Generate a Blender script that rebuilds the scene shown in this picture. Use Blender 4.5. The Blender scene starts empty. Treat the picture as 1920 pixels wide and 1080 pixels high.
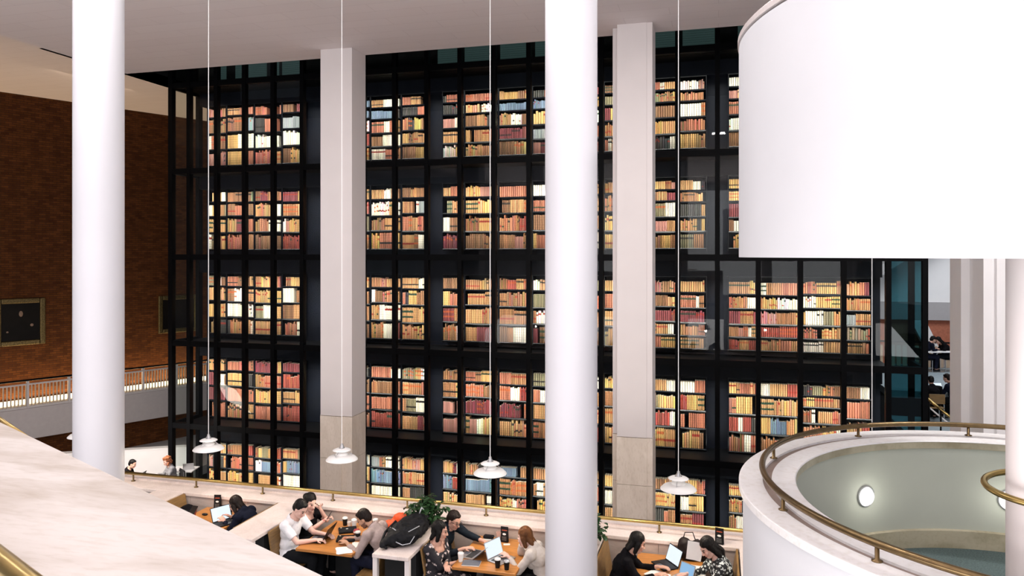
import bpy, bmesh, math, random
from mathutils import Vector, Matrix, Quaternion
from math import pi, sin, cos, radians, atan2, sqrt
random.seed(7)
sc = bpy.context.scene
COL = sc.collection
# ---------------------------------------------------------------- camera (world: X along the book tower, Y towards it, camera at the origin)
TH = math.atan(1400/5060)
CC, SS = cos(TH), sin(TH)
cd = bpy.data.cameras.new('camera'); cam = bpy.data.objects.new('camera', cd); COL.objects.link(cam)
cam.rotation_euler = (pi/2, 0, TH)
cd.sensor_width = 36; cd.lens = 1400/1920*36; cd.shift_y = -62/1920
cd.clip_start = 0.05; cd.clip_end = 300
sc.camera = cam
# ---------------------------------------------------------------- world, lights, exposure
w = bpy.data.worlds.new('world'); sc.world = w; w.use_nodes = True
w.node_tree.nodes['Background'].inputs[0].default_value = (0.80, 0.88, 1.0, 1)
w.node_tree.nodes['Background'].inputs[1].default_value = 0.25
sc.view_settings.view_transform = 'Standard'; sc.view_settings.look = 'None'
sc.view_settings.exposure = 0.0; sc.view_settings.gamma = 1
sc.view_settings.use_curve_mapping = False

def C2W(X, Y, z=0.0): return Vector((CC*X - SS*Y, SS*X + CC*Y, z))
def onY(px, py, v):                       # pixel -> point on the vertical plane world Y = v
    a = (px-960)/1400; d = v/(CC + SS*a)
    return C2W(a*d, d, (478-py)/1400*d)
def onZ(px, py, z):                       # pixel -> point on the level plane z
    a = (px-960)/1400; d = -z*1400/(py-478)
    return C2W(a*d, d, z)
def atD(px, py, d): return C2W((px-960)/1400*d, d, (478-py)/1400*d)
def proj(p):
    X = CC*p[0] + SS*p[1]; Y = -SS*p[0] + CC*p[1]
    return 960+1400*X/Y, 478-1400*p[2]/Y, Y

def area(name, loc, target, sx, sy, power, color=(1, 1, 1), spread=pi):
    l = bpy.data.lights.new(name, 'AREA'); l.shape = 'RECTANGLE'; l.size = sx; l.size_y = sy
    l.energy = power; l.color = color; l.spread = spread
    o = bpy.data.objects.new(name, l); COL.objects.link(o); o.location = loc
    o.rotation_euler = (Vector(target)-Vector(loc)).to_track_quat('-Z', 'Y').to_euler()
    return o
# added daylight fill lamps behind the camera and at right, no windows there
area('daylight_fill_back', (-2, -8.3, 0.8), (-3, 10, 1.6), 18, 6.5, 1080, (0.95, 0.965, 1.0))
area('daylight_fill_side', (11.0, 1.0, 0.5), (0, 8, 0), 8, 6, 70, (0.95, 0.965, 1.0))
# added upward lamp that brightens the ceiling, standing in for floor bounce
area('ceiling_fill_light', (-2.0, 0.5, -4.6), (-2.0, 2.0, 5), 22, 11, 4700, (1.0, 0.945, 0.945))
# light wells in the ceiling over the reading booths
DL = [(-11.5, 6.0), (-7.0, 6.6), (-2.6, 6.6), (1.6, 6.0), (6.6, 10.6), (-6.0, 10.8), (0.0, 10.8)]
for i, (x, y) in enumerate(DL):
    area('ceiling_downlight_light', (x, y, 4.60), (x, y+0.01, -5), 0.5, 0.5, 420 if x > 6 else 92, (1.0, 0.95, 0.92))
# lighting rails of the book tower, one per storey, tucked behind the transoms
ZB = [2.93-2.74*n for n in range(5)]      # bottom of the books on every storey
for n, zb in enumerate(ZB):
    area('shelf_rail_and_fill_light', (-6.2, 20.36, zb+2.20), (-6.2, 21.0, zb+0.80), 20.5, 0.08, 300, (1.0, 0.965, 0.91), radians(95))
    area('shelf_rail_and_fill_light', (-6.2, 20.20, zb-0.04), (-6.2, 21.0, zb+0.75), 20.5, 0.05, 55, (1.0, 0.95, 0.88), radians(75))  # added weak fill from below that brightens the lower shelves
# lobby below the brick wall
area('lobby_light', C2W(-13.0, 23.5, 5.35), C2W(-17.2, 25.0, 1.0), 3, 1.0, 15, (1.0, 0.80, 0.58))
area('lobby_low_light', C2W(-11.5, 21.0, -5.0), C2W(-13.2, 25.0, -7.5), 3, 1.0, 160, (1.0, 0.90, 0.80))
# reading rooms far right
area('far_room_light', (7.5, 26.0, 3.5), (7.5, 28.0, -5), 4, 3, 420, (0.95, 0.97, 1.0))

# ---------------------------------------------------------------- materials
def newmat(name):
    m = bpy.data.materials.new(name); m.use_nodes = True
    nt = m.node_tree; return m, nt, nt.nodes['Principled BSDF']
def mat(name, col, rough=0.5, metal=0.0, noise=0.0, nscale=8.0, bump=0.0, bscale=60.0, spec=0.5, stretch=None, sheen=0):
    m, nt, b = newmat(name); N, L = nt.nodes, nt.links
    b.inputs['Base Color'].default_value = (*col, 1); b.inputs['Roughness'].default_value = rough
    b.inputs['Metallic'].default_value = metal; b.inputs['Specular IOR Level'].default_value = spec
    if sheen: b.inputs['Sheen Weight'].default_value = sheen
    tc = N.new('ShaderNodeTexCoord'); mp = N.new('ShaderNodeMapping'); L.new(tc.outputs['Object'], mp.inputs[0])
    if stretch: mp.inputs['Scale'].default_value = stretch
    if noise:
        n = N.new('ShaderNodeTexNoise'); n.inputs['Scale'].default_value = nscale; n.inputs['Detail'].default_value = 6
        L.new(mp.outputs[0], n.inputs[0])
        r = N.new('ShaderNodeValToRGB')
        r.color_ramp.elements[0].position = 0.3; r.color_ramp.elements[1].position = 0.7
        r.color_ramp.elements[0].color = (*[c*(1-noise) for c in col], 1)
        r.color_ramp.elements[1].color = (*[min(1, c*(1+noise*0.6)) for c in col], 1)
        L.new(n.outputs[0], r.inputs[0]); L.new(r.outputs[0], b.inputs['Base Color'])
    if bump:
        n2 = N.new('ShaderNodeTexNoise'); n2.inputs['Scale'].default_value = bscale; n2.inputs['Detail'].default_value = 3
        L.new(mp.outputs[0], n2.inputs[0])
        bp = N.new('ShaderNodeBump'); bp.inputs['Strength'].default_value = bump; bp.inputs['Distance'].default_value = 0.01
        L.new(n2.outputs[0], bp.inputs['Height']); L.new(bp.outputs[0], b.inputs['Normal'])
    return m
def emis(name, col, s, base=(0, 0, 0)):
    m, nt, b = newmat(name)
    b.inputs['Base Color'].default_value = (*base, 1)
    b.inputs['Emission Color'].default_value = (*col, 1); b.inputs['Emission Strength'].default_value = s
    return m
M = {}
M['white'] = mat('white_plaster', (0.86, 0.85, 0.86), 0.75, noise=0.02, nscale=3, bump=0.05, bscale=200)
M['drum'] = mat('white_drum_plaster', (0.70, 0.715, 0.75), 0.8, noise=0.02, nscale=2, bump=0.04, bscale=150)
M['column'] = mat('painted_column', (0.62, 0.62, 0.66), 0.5, noise=0.015, nscale=2)
M['pier'] = mat('pier_plaster', (0.80, 0.745, 0.735), 0.75, noise=0.02, nscale=2)
M['ringwall'] = mat('ring_inner_wall', (0.52, 0.55, 0.48), 0.7, noise=0.04, nscale=2.5)  # white wall; the greenish tint of its light is in the colour
M['brass'] = mat('polished_brass', (0.50, 0.36, 0.13), 0.30, 1.0, noise=0.15, nscale=12)
M['brass_dark'] = mat('aged_bronze', (0.21, 0.145, 0.07), 0.30, 0.9, noise=0.2, nscale=14)
M['black'] = mat('black_metal', (0.0018, 0.002, 0.0028), 0.5, 0.0, noise=0.2, nscale=5, spec=0.10)
M['case'] = mat('bookcase_black_lacquer', (0.003, 0.004, 0.007), 0.3, 0.0, noise=0.2, nscale=5, spec=0.25)
M['navy'] = mat('blue_black_panel', (0.0035, 0.005, 0.011), 0.6, noise=0.3, nscale=2, spec=0.2)
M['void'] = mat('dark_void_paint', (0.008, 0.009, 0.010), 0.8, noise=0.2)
M['carpet'] = mat('teal_carpet', (0.085, 0.125, 0.125), 0.95, noise=0.45, nscale=60, bump=0.4, bscale=300)
M['darkfloor'] = mat('dark_booth_carpet', (0.02, 0.019, 0.02), 0.9, noise=0.4, nscale=60)
M['wood'] = mat('oak_wood', (0.50, 0.205, 0.048), 0.38, noise=0.28, nscale=5, stretch=(1, 9, 9))
M['wood_seat'] = mat('oak_bench_wood', (0.27, 0.155, 0.055), 0.42, noise=0.3, nscale=5, stretch=(9, 1, 9))
M['gilt'] = mat('gilt_frame', (0.14, 0.105, 0.045), 0.35, 0.85, noise=0.6, nscale=30, bump=1.0, bscale=60)
M['canvas'] = mat('dark_oil_canvas', (0.004, 0.003, 0.0025), 0.6, noise=0.5, nscale=4, spec=0.15)
M['paint_skin'] = mat('faded_painted_skin', (0.20, 0.13, 0.09), 0.6, noise=0.3, nscale=20)
M['lampwhite'] = mat('lamp_enamel_white', (0.86, 0.86, 0.85), 0.4, noise=0.01)
M['plastic_white'] = mat('white_plastic', (0.80, 0.80, 0.78), 0.35, noise=0.03)
M['plastic_black'] = mat('black_plastic', (0.006, 0.006, 0.007), 0.4, noise=0.2, spec=0.25)
M['alu'] = mat('brushed_aluminium', (0.55, 0.56, 0.58), 0.35, 0.8, noise=0.05)
M['keys'] = mat('laptop_keys', (0.02, 0.022, 0.028), 0.5, noise=0.1)
M['paper'] = mat('white_paper', (0.85, 0.85, 0.83), 0.8, noise=0.03, nscale=10)
M['orange'] = mat('orange_nylon', (0.85, 0.10, 0.02), 0.55, noise=0.25, nscale=14, bump=0.4, bscale=20)
M['bagblack'] = mat('black_nylon', (0.005, 0.0055, 0.008), 0.7, noise=0.5, nscale=12, bump=0.8, bscale=25, spec=0.2)
M['bagbrown'] = mat('dark_brown_leather', (0.014, 0.009, 0.009), 0.6, noise=0.3, nscale=12, bump=0.4, bscale=40, spec=0.2)
M['piping'] = mat('grey_piping', (0.40, 0.42, 0.46), 0.5, noise=0.1)
M['red'] = mat('dark_red_fabric', (0.30, 0.03, 0.04), 0.7, noise=0.2, nscale=20)
M['greycloth'] = mat('notebook_grey', (0.10, 0.11, 0.14), 0.6, noise=0.1)
M['leaf'] = mat('leaf_green', (0.022, 0.065, 0.022), 0.30, noise=0.5, nscale=9)
M['stem'] = mat('stem_brown', (0.05, 0.06, 0.025), 0.7, noise=0.2)
M['soil'] = mat('soil', (0.02, 0.014, 0.01), 0.95, noise=0.5, nscale=30)
M['baluster'] = mat('baluster_grey', (0.36, 0.30, 0.24), 0.6, noise=0.05)
M['greywall'] = mat('grey_painted_wall', (0.42, 0.40, 0.41), 0.8, noise=0.03)
M['fascia'] = mat('balcony_fascia_paint', (0.36, 0.335, 0.345), 0.8, noise=0.04)
M['redbrickflat'] = mat('red_terracotta_panel', (0.42, 0.14, 0.08), 0.8, noise=0.2, nscale=12)
M['tan'] = mat('tan_slats', (0.55, 0.40, 0.28), 0.7, noise=0.15)
M['lightfloor'] = mat('pale_blue_grey_floor', (0.35, 0.42, 0.46), 0.5, noise=0.1)
M['screen'] = emis('laptop_screen_white', (0.82, 0.92, 1.0), 1.05)
M['screen_blue'] = emis('laptop_screen_blue', (0.30, 0.55, 0.85), 0.9)
M['tv'] = emis('display_screen', (0.35, 0.62, 0.9), 1.1)
M['bulb'] = emis('bulkhead_glow', (1.0, 0.99, 0.93), 2.5)
M['bulb_small'] = emis('lamp_bulb_glow', (1.0, 0.95, 0.85), 5.0)
M['trough'] = emis('trough_glow', (1.0, 0.80, 0.52), 3.2)
M['daypanel'] = emis('downlight_glow', (1.0, 0.95, 0.9), 3.0)

def marble(name, c1, c2, scale=(1, 1, 1), joints=None):
    m, nt, b = newmat(name); N, L = nt.nodes, nt.links
    tc = N.new('ShaderNodeTexCoord'); mp = N.new('ShaderNodeMapping'); mp.inputs['Scale'].default_value = scale
    L.new(tc.outputs['Object'], mp.inputs[0])
    n = N.new('ShaderNodeTexNoise'); n.inputs['Scale'].default_value = 2.2; n.inputs['Detail'].default_value = 9
    n.inputs['Distortion'].default_value = 0.8; L.new(mp.outputs[0], n.inputs[0])
    r = N.new('ShaderNodeValToRGB'); r.color_ramp.elements[0].position = 0.34; r.color_ramp.elements[1].position = 0.60
    r.color_ramp.elements[0].color = (*c2, 1); r.color_ramp.elements[1].color = (*c1, 1)
    L.new(n.outputs[0], r.inputs[0])
    n2 = N.new('ShaderNodeTexNoise'); n2.inputs['Scale'].default_value = 26; n2.inputs['Detail'].default_value = 4
    L.new(mp.outputs[0], n2.inputs[0])
    r2 = N.new('ShaderNodeValToRGB'); r2.color_ramp.elements[0].position = 0.35; r2.color_ramp.elements[1].position = 0.5
    r2.color_ramp.elements[0].color = (0.93, 0.92, 0.90, 1); r2.color_ramp.elements[1].color = (1, 1, 1, 1)
    L.new(n2.outputs[0], r2.inputs[0])
    mx = N.new('ShaderNodeMixRGB'); mx.blend_type = 'MULTIPLY'; mx.inputs[0].default_value = 1
    L.new(r.outputs[0], mx.inputs[1]); L.new(r2.outputs[0], mx.inputs[2])
    L.new(mx.outputs[0], b.inputs['Base Color']); b.inputs['Roughness'].default_value = 0.42
    return m
M['marble'] = marble('cream_travertine', (0.66, 0.63, 0.605), (0.47, 0.42, 0.37), (0.6, 2.2, 2.2))
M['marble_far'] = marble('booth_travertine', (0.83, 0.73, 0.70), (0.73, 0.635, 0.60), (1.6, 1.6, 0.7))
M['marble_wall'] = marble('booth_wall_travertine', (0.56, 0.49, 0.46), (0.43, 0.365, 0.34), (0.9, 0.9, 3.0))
M['marble_pier'] = marble('pier_travertine', (0.90, 0.80, 0.70), (0.80, 0.70, 0.60), (1.2, 1.2, 0.5))
M['marble_ring'] = marble('ring_white_marble', (0.86, 0.855, 0.86), (0.80, 0.79, 0.79), (0.8, 0.8, 0.8))
M['marble_groove'] = marble('ring_brown_groove', (0.36, 0.28, 0.245), (0.28, 0.21, 0.18), (1, 1, 1))  # brown tone paints the shadow line in the coping groove
M['marble_edge'] = marble('ring_beige_edge', (0.50, 0.46, 0.34), (0.34, 0.30, 0.20), (1.2, 1.2, 1.2))
M['marble_side'] = marble('ring_outer_edge', (0.66, 0.61, 0.60), (0.58, 0.52, 0.51), (1.2, 1.2, 1.2))

def brick():
    m, nt, b = newmat('brown_brick'); N, L = nt.nodes, nt.links
    tc = N.new('ShaderNodeTexCoord'); mp = N.new('ShaderNodeMapping'); L.new(tc.outputs['UV'], mp.inputs[0])
    bt = N.new('ShaderNodeTexBrick'); bt.inputs['Scale'].default_value = 1.0
    bt.inputs['Brick Width'].default_value = 0.225; bt.inputs['Row Height'].default_value = 0.075; bt.inputs['Mortar Size'].default_value = 0.007
    bt.inputs['Color1'].default_value = (0.115, 0.040, 0.011, 1); bt.inputs['Color2'].default_value = (0.065, 0.021, 0.007, 1)
    bt.inputs['Mortar'].default_value = (0.04, 0.019, 0.010, 1)
    L.new(mp.outputs[0], bt.inputs[0])
    n = N.new('ShaderNodeTexNoise'); n.inputs['Scale'].default_value = 3.2; n.inputs['Detail'].default_value = 6; L.new(mp.outputs[0], n.inputs[0])
    r = N.new('ShaderNodeValToRGB'); r.color_ramp.elements[0].color = (0.72, 0.70, 0.68, 1); r.color_ramp.elements[1].color = (1.1, 1.08, 1.05, 1)
    r.color_ramp.elements[0].position = 0.3; r.color_ramp.elements[1].position = 0.7
    L.new(n.outputs[0], r.inputs[0])
    mx = N.new('ShaderNodeMixRGB'); mx.blend_type = 'MULTIPLY'; mx.inputs[0].default_value = 1
    L.new(bt.outputs[0], mx.inputs[1]); L.new(r.outputs[0], mx.inputs[2]); L.new(mx.outputs[0], b.inputs['Base Color'])
    b.inputs['Roughness'].default_value = 0.85; b.inputs['Specular IOR Level'].default_value = 0.1
    bp = N.new('ShaderNodeBump'); bp.inputs['Strength'].default_value = 0.6; bp.inputs['Distance'].default_value = 0.01
    L.new(bt.outputs[1], bp.inputs['Height']); bp.invert = True; L.new(bp.outputs[0], b.inputs['Normal'])
    return m
M['brick'] = brick()

def ceilmat():
    m, nt, b = newmat('ceiling_boards'); N, L = nt.nodes, nt.links
    tc = N.new('ShaderNodeTexCoord'); mp = N.new('ShaderNodeMapping'); L.new(tc.outputs['Object'], mp.inputs[0])
    bt = N.new('ShaderNodeTexBrick'); bt.inputs['Scale'].default_value = 1.0
    bt.inputs['Brick Width'].default_value = 1.8; bt.inputs['Row Height'].default_value = 0.42; bt.inputs['Mortar Size'].default_value = 0.006
    c = (0.90, 0.81, 0.80)
    bt.inputs['Color1'].default_value = (*c, 1); bt.inputs['Color2'].default_value = (c[0]*.975, c[1]*.97, c[2]*.97, 1)
    bt.inputs['Mortar'].default_value = (c[0]*.88, c[1]*.86, c[2]*.86, 1)
    L.new(mp.outputs[0], bt.inputs[0]); L.new(bt.outputs[0], b.inputs['Base Color'])
    b.inputs['Roughness'].default_value = 0.8
    return m
M['ceil'] = ceilmat()

def glass(name, tint, ior, gl=(1, 1, 1)):
    m = bpy.data.materials.new(name); m.use_nodes = True; nt = m.node_tree; N, L = nt.nodes, nt.links
    N.clear(); out = N.new('ShaderNodeOutputMaterial'); mx = N.new('ShaderNodeMixShader')
    f = N.new('ShaderNodeFresnel'); f.inputs[0].default_value = ior
    t = N.new('ShaderNodeBsdfTransparent'); t.inputs[0].default_value = (*tint, 1)
    g = N.new('ShaderNodeBsdfGlossy'); g.inputs['Roughness'].default_value = 0.0; g.inputs[0].default_value = (*gl, 1)
    n = N.new('ShaderNodeTexNoise'); n.inputs['Scale'].default_value = 0.6
    tc = N.new('ShaderNodeTexCoord'); L.new(tc.outputs['Object'], n.inputs[0])
    bp = N.new('ShaderNodeBump'); bp.inputs['Strength'].default_value = 0.05; bp.inputs['Distance'].default_value = 0.02
    L.new(n.outputs[0], bp.inputs['Height']); L.new(bp.outputs[0], g.inputs['Normal'])
    gm = N.new('ShaderNodeNewGeometry'); mr = N.new('ShaderNodeMapRange')   # same reflection on both faces of the pane
    mr.inputs['To Min'].default_value = ior; mr.inputs['To Max'].default_value = 1/ior
    L.new(gm.outputs['Backfacing'], mr.inputs[0]); L.new(mr.outputs[0], f.inputs[0])
    L.new(f.outputs[0], mx.inputs[0]); L.new(t.outputs[0], mx.inputs[1]); L.new(g.outputs[0], mx.inputs[2])
    L.new(mx.outputs[0], out.inputs[0]); return m
M['glass'] = glass('tower_glass', (0.97, 0.99, 0.98), 1.22)
M['glass_teal'] = glass('teal_tower_glass', (0.22, 0.42, 0.46), 1.38)
M['window_reflection'] = emis('window_reflection_glow', (0.28, 0.50, 0.48), 0.07, (0.02, 0.04, 0.04))  # reflection of high windows put in as a faint teal glow

def bookmat():
    m, nt, b = newmat('leather_and_cloth_spines'); N, L = nt.nodes, nt.links
    def math_(op, a, bb=None):
        n = N.new('ShaderNodeMath'); n.operation = op
        for i, x in enumerate((a, bb)):
            if x is None: continue
            if isinstance(x, (int, float)): n.inputs[i].default_value = x
            else: L.new(x, n.inputs[i])
        return n.outputs[0]
    at = N.new('ShaderNodeAttribute'); at.attribute_name = 'Col'
    uv = N.new('ShaderNodeUVMap'); uv.uv_map = 'UVMap'
    sp = N.new('ShaderNodeSeparateXYZ'); L.new(uv.outputs[0], sp.inputs[0])
    st, v = sp.outputs[0], sp.outputs[1]          # U = spine style number, V = height fraction
    fr = math_('FRACT', math_('MULTIPLY', v, 6.0))
    line = math_('LESS_THAN', fr, 0.12)
    on = math_('GREATER_THAN', st, 0.45)
    gold = math_('MULTIPLY', line, on)
    lab = math_('MULTIPLY', math_('GREATER_THAN', v, 0.66), math_('LESS_THAN', v, 0.80))
    lon = math_('GREATER_THAN', math_('FRACT', math_('MULTIPLY', st, 3.7)), 0.66)
    lab = math_('MULTIPLY', lab, lon)
    lab2 = math_('MULTIPLY', math_('MULTIPLY', math_('GREATER_THAN', v, 0.30), math_('LESS_THAN', v, 0.42)), math_('GREATER_THAN', math_('FRACT', math_('MULTIPLY', st, 7.3)), 0.80))
    m1 = N.new('ShaderNodeMixRGB'); L.new(gold, m1.inputs[0]); L.new(at.outputs[0], m1.inputs[1])
    hs = N.new('ShaderNodeHueSaturation'); hs.inputs['Value'].default_value = 0.55; L.new(at.outputs[0], hs.inputs['Color']); L.new(hs.outputs[0], m1.inputs[2])
    rr = N.new('ShaderNodeValToRGB'); e = rr.color_ramp.elements; rr.color_ramp.interpolation = 'CONSTANT'
    e[0].color = (0.30, 0.03, 0.02, 1); e[1].color = (0.02, 0.015, 0.015, 1); e[1].position = 0.35
    x = e.new(0.6); x.color = (0.45, 0.10, 0.03, 1); x = e.new(0.85); x.color = (0.02, 0.05, 0.03, 1)
    L.new(math_('FRACT', math_('MULTIPLY', st, 11.0)), rr.inputs[0])
    m2 = N.new('ShaderNodeMixRGB'); L.new(math_('MAXIMUM', lab, lab2), m2.inputs[0]); L.new(m1.outputs[0], m2.inputs[1]); L.new(rr.outputs[0], m2.inputs[2])
    L.new(m2.outputs[0], b.inputs['Base Color']); b.inputs['Roughness'].default_value = 0.5
    return m
M['book'] = bookmat()

def skinmat(name, col):
    m, nt, b = newmat(name); N, L = nt.nodes, nt.links
    at = N.new('ShaderNodeAttribute'); at.attribute_name = 'Col'
    n = N.new('ShaderNodeTexNoise'); n.inputs['Scale'].default_value = 30
    tc = N.new('ShaderNodeTexCoord'); L.new(tc.outputs['Object'], n.inputs[0])
    r = N.new('ShaderNodeValToRGB'); r.color_ramp.elements[0].color = (0.93, 0.90, 0.90, 1); r.color_ramp.elements[1].color = (1, 1, 1, 1)
    L.new(n.outputs[0], r.inputs[0])
    mx = N.new('ShaderNodeMixRGB'); mx.blend_type = 'MULTIPLY'; mx.inputs[0].default_value = 1
    L.new(at.outputs[0], mx.inputs[1]); L.new(r.outputs[0], mx.inputs[2]); L.new(mx.outputs[0], b.inputs['Base Color'])
    b.inputs['Roughness'].default_value = 0.55; b.inputs['Subsurface Weight'].default_value = 0.0
    return m
M['skin'] = skinmat('skin', (0.6, 0.4, 0.3))

def printmat(name, c1, c2, scale, thr):
    m, nt, b = newmat(name); N, L = nt.nodes, nt.links
    tc = N.new('ShaderNodeTexCoord')
    v = N.new('ShaderNodeTexVoronoi'); v.inputs['Scale'].default_value = scale; L.new(tc.outputs['Object'], v.inputs[0])
    n = N.new('ShaderNodeTexNoise'); n.inputs['Scale'].default_value = scale*1.4; n.inputs['Distortion'].default_value = 1.5; L.new(tc.outputs['Object'], n.inputs[0])
    a = N.new('ShaderNodeMath'); a.operation = 'ADD'; L.new(v.outputs[0], a.inputs[0]); L.new(n.outputs[0], a.inputs[1])
    r = N.new('ShaderNodeValToRGB'); r.color_ramp.interpolation = 'CONSTANT'
    r.color_ramp.elements[0].color = (*c2, 1); r.color_ramp.elements[1].color = (*c1, 1); r.color_ramp.elements[1].position = thr
    L.new(a.outputs[0], r.inputs[0]); L.new(r.outputs[0], b.inputs['Base Color']); b.inputs['Roughness'].default_value = 0.8
    return m
M['floral'] = printmat('floral_print_cotton', (0.012, 0.011, 0.016), (0.62, 0.52, 0.50), 14, 0.78)
M['pattern'] = printmat('black_white_print_knit', (0.012, 0.014, 0.016), (0.72, 0.78, 0.76), 26, 0.88)
def cloth(name, c, n=0.15): return mat(name, c, 0.9, noise=n, nscale=14, bump=0.5, bscale=16, spec=0.1)
M['tshirt'] = cloth('white_cotton', (0.80, 0.80, 0.83), 0.05)
M['blackcloth'] = cloth('black_cotton', (0.005, 0.0045, 0.006), 0.3)
M['navycloth'] = cloth('navy_wool', (0.007, 0.009, 0.020), 0.3)
M['slatecloth'] = cloth('dark_slate_shirt', (0.011, 0.016, 0.023), 0.3)
M['pinkshirt'] = cloth('dusty_pink_shirt', (0.42, 0.335, 0.315), 0.2)
M['cream'] = cloth('cream_knit', (0.60, 0.55, 0.51), 0.1)
M['stripe'] = cloth('grey_knit', (0.28, 0.28, 0.30), 0.4)
M['jeans'] = cloth('dark_denim', (0.012, 0.014, 0.030), 0.3)
M['trousers'] = cloth('charcoal_trousers', (0.008, 0.009, 0.011), 0.2)
def hairmat(name, c): return mat(name, c, 0.5, noise=0.6, nscale=18, bump=0.9, bscale=55, stretch=(1, 1, 0.25), spec=0.18)
M['hair_black'] = hairmat('black_hair', (0.004, 0.003, 0.003))
M['hair_dark'] = hairmat('dark_brown_hair', (0.012, 0.0065, 0.005))
M['hair_auburn'] = hairmat('auburn_hair', (0.13, 0.05, 0.016))
M['hair_red'] = hairmat('ginger_hair', (0.36, 0.13, 0.06))
M['eye'] = mat('eye_dark', (0.02, 0.015, 0.012), 0.2, noise=0.1)

# ---------------------------------------------------------------- object helpers
def tag(o, label=None, cat=None, group=None, kind=None):
    if label: o['label'] = label
    if cat: o['category'] = cat
    if group: o['group'] = group
    if kind: o['kind'] = kind
    return o
def link(name, me, m, parent=None, smooth=False):
    if m is not None:
        for x in (m if isinstance(m, (list, tuple)) else [m]): me.materials.append(x)
    o = bpy.data.objects.new(name, me); COL.objects.link(o)
    if parent: o.parent = parent
    if smooth:
        for p in me.polygons: p.use_smooth = True
    return o
def thing(name, label, cat, loc=(0, 0, 0), rz=0, group=None):
    o = bpy.data.objects.new(name, None); COL.objects.link(o); o.empty_display_size = 0.1
    o.location = loc; o.rotation_euler = (0, 0, rz)
    return tag(o, label, cat, group)
class MB:
    def __init__(s): s.bm = bmesh.new()
    def poly(s, pts, mi=0):
        f = s.bm.faces.new([s.bm.verts.new(p) for p in pts]); f.material_index = mi; return f
    def box(s, x0, x1, y0, y1, z0, z1, M4=None, bevel=0):
        vs = [s.bm.verts.new((x, y, z)) for z in (z0, z1) for y in (y0, y1) for x in (x0, x1)]
        fs = []
        for q in ((0, 2, 3, 1), (4, 5, 7, 6), (0, 1, 5, 4), (2, 6, 7, 3), (0, 4, 6, 2), (1, 3, 7, 5)):
            fs.append(s.bm.faces.new([vs[i] for i in q]))
        if bevel:
            es = list({e for f in fs for e in f.edges})
            r = bmesh.ops.bevel(s.bm, geom=es, offset=bevel, segments=2, affect='EDGES', profile=0.5)
            vs = list({v for f in r['faces'] for v in f.verts} | {v for v in vs if v.is_valid})
        if M4 is not None:
            for v in vs: v.co = M4 @ v.co
        return s
    def prism(s, pts, z0, z1):
        n = len(pts); a = [s.bm.verts.new((p[0], p[1], z0)) for p in pts]; b = [s.bm.verts.new((p[0], p[1], z1)) for p in pts]
        s.bm.faces.new(a[::-1]); s.bm.faces.new(b)
        for i in range(n): s.bm.faces.new([a[i], a[(i+1) % n], b[(i+1) % n], b[i]])
        return s
    def lathe(s, prof, n=32, c=(0, 0, 0), a0=0, a1=2*pi, closed=False):
        full = abs(a1-a0-2*pi) < 1e-6; m = n if full else n+1
        rings = []
        for r, z in prof:
            if r < 1e-6: rings.append([s.bm.verts.new((c[0], c[1], c[2]+z))]*m)
            else: rings.append([s.bm.verts.new((c[0]+r*cos(a0+(a1-a0)*i/n), c[1]+r*sin(a0+(a1-a0)*i/n), c[2]+z)) for i in range(m)])
        pairs = list(zip(rings, rings[1:]))
        if closed: pairs.append((rings[-1], rings[0]))
        for A, B in pairs:
            for i in range(n):
                j = (i+1) % m
                q = []
                for x in (A[i], A[j], B[j], B[i]):
                    if x not in q: q.append(x)
                if len(q) > 2: s.bm.faces.new(q)
        if not full and closed:
            s.bm.faces.new([r[0] for r in rings][::-1]); s.bm.faces.new([r[-1] for r in rings])
        return s
    def tube(s, pts, r, n=10, closed=False, cap=True):
        pts = [Vector(p) for p in pts]; N = len(pts); rings = []
        up = Vector((0, 0, 1)); prev = None
        for i, p in enumerate(pts):
            a = pts[(i-1) % N] if (closed or i > 0) else p
            b = pts[(i+1) % N] if (closed or i < N-1) else p
            t = (b-a).normalized()
            if prev is None:
                x = t.cross(up)
                if x.length < 1e-3: x = t.cross(Vector((1, 0, 0)))
            else:
                x = prev - t*prev.dot(t)
            x.normalize(); prev = x; y = t.cross(x)
            rr = r[i] if isinstance(r, (list, tuple)) else r
            rings.append([s.bm.verts.new(p + x*rr*cos(2*pi*k/n) + y*rr*sin(2*pi*k/n)) for k in range(n)])
        R = list(zip(rings, rings[1:])) + ([(rings[-1], rings[0])] if closed else [])
        for A, B in R:
            for k in range(n): s.bm.faces.new([A[k], A[(k+1) % n], B[(k+1) % n], B[k]])
        if not closed and cap:
            s.bm.faces.new(rings[0][::-1]); s.bm.faces.new(rings[-1])
        return s
    def ell(s, c, r, R=None, seg=16):
        m4 = Matrix.Translation(c) @ (R.to_4x4() if R else Matrix.Identity(4)) @ Matrix.Diagonal((*r, 1))
        bmesh.ops.create_uvsphere(s.bm, u_segments=seg, v_segments=max(6, seg*3//4), radius=1, matrix=m4); return s
    def cap(s, a, b, ra, rb, seg=12, flat=False):
        a, b = Vector(a), Vector(b); d = b-a
        q = d.to_track_quat('Z', 'Y').to_matrix()
        m4 = Matrix.Translation((a+b)/2) @ q.to_4x4()
        bmesh.ops.create_cone(s.bm, cap_ends=True, segments=seg, radius1=ra, radius2=rb, depth=d.length, matrix=m4)
        s.ell(a, (ra,)*3, None, seg)
        if not flat: s.ell(b, (rb,)*3, None, seg)
        return s
    def mesh(s, name, recalc=True):
        if recalc: bmesh.ops.recalc_face_normals(s.bm, faces=s.bm.faces)
        me = bpy.data.meshes.new(name); s.bm.to_mesh(me); s.bm.free(); return me
    def build(s, name, m, parent=None, smooth=False, ang=None):
        me = s.mesh(name); o = link(name, me, m, parent, smooth or ang is not None)
        if ang is not None:
            try: me.set_sharp_from_angle(angle=radians(ang))
            except Exception: pass
        return o
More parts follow.
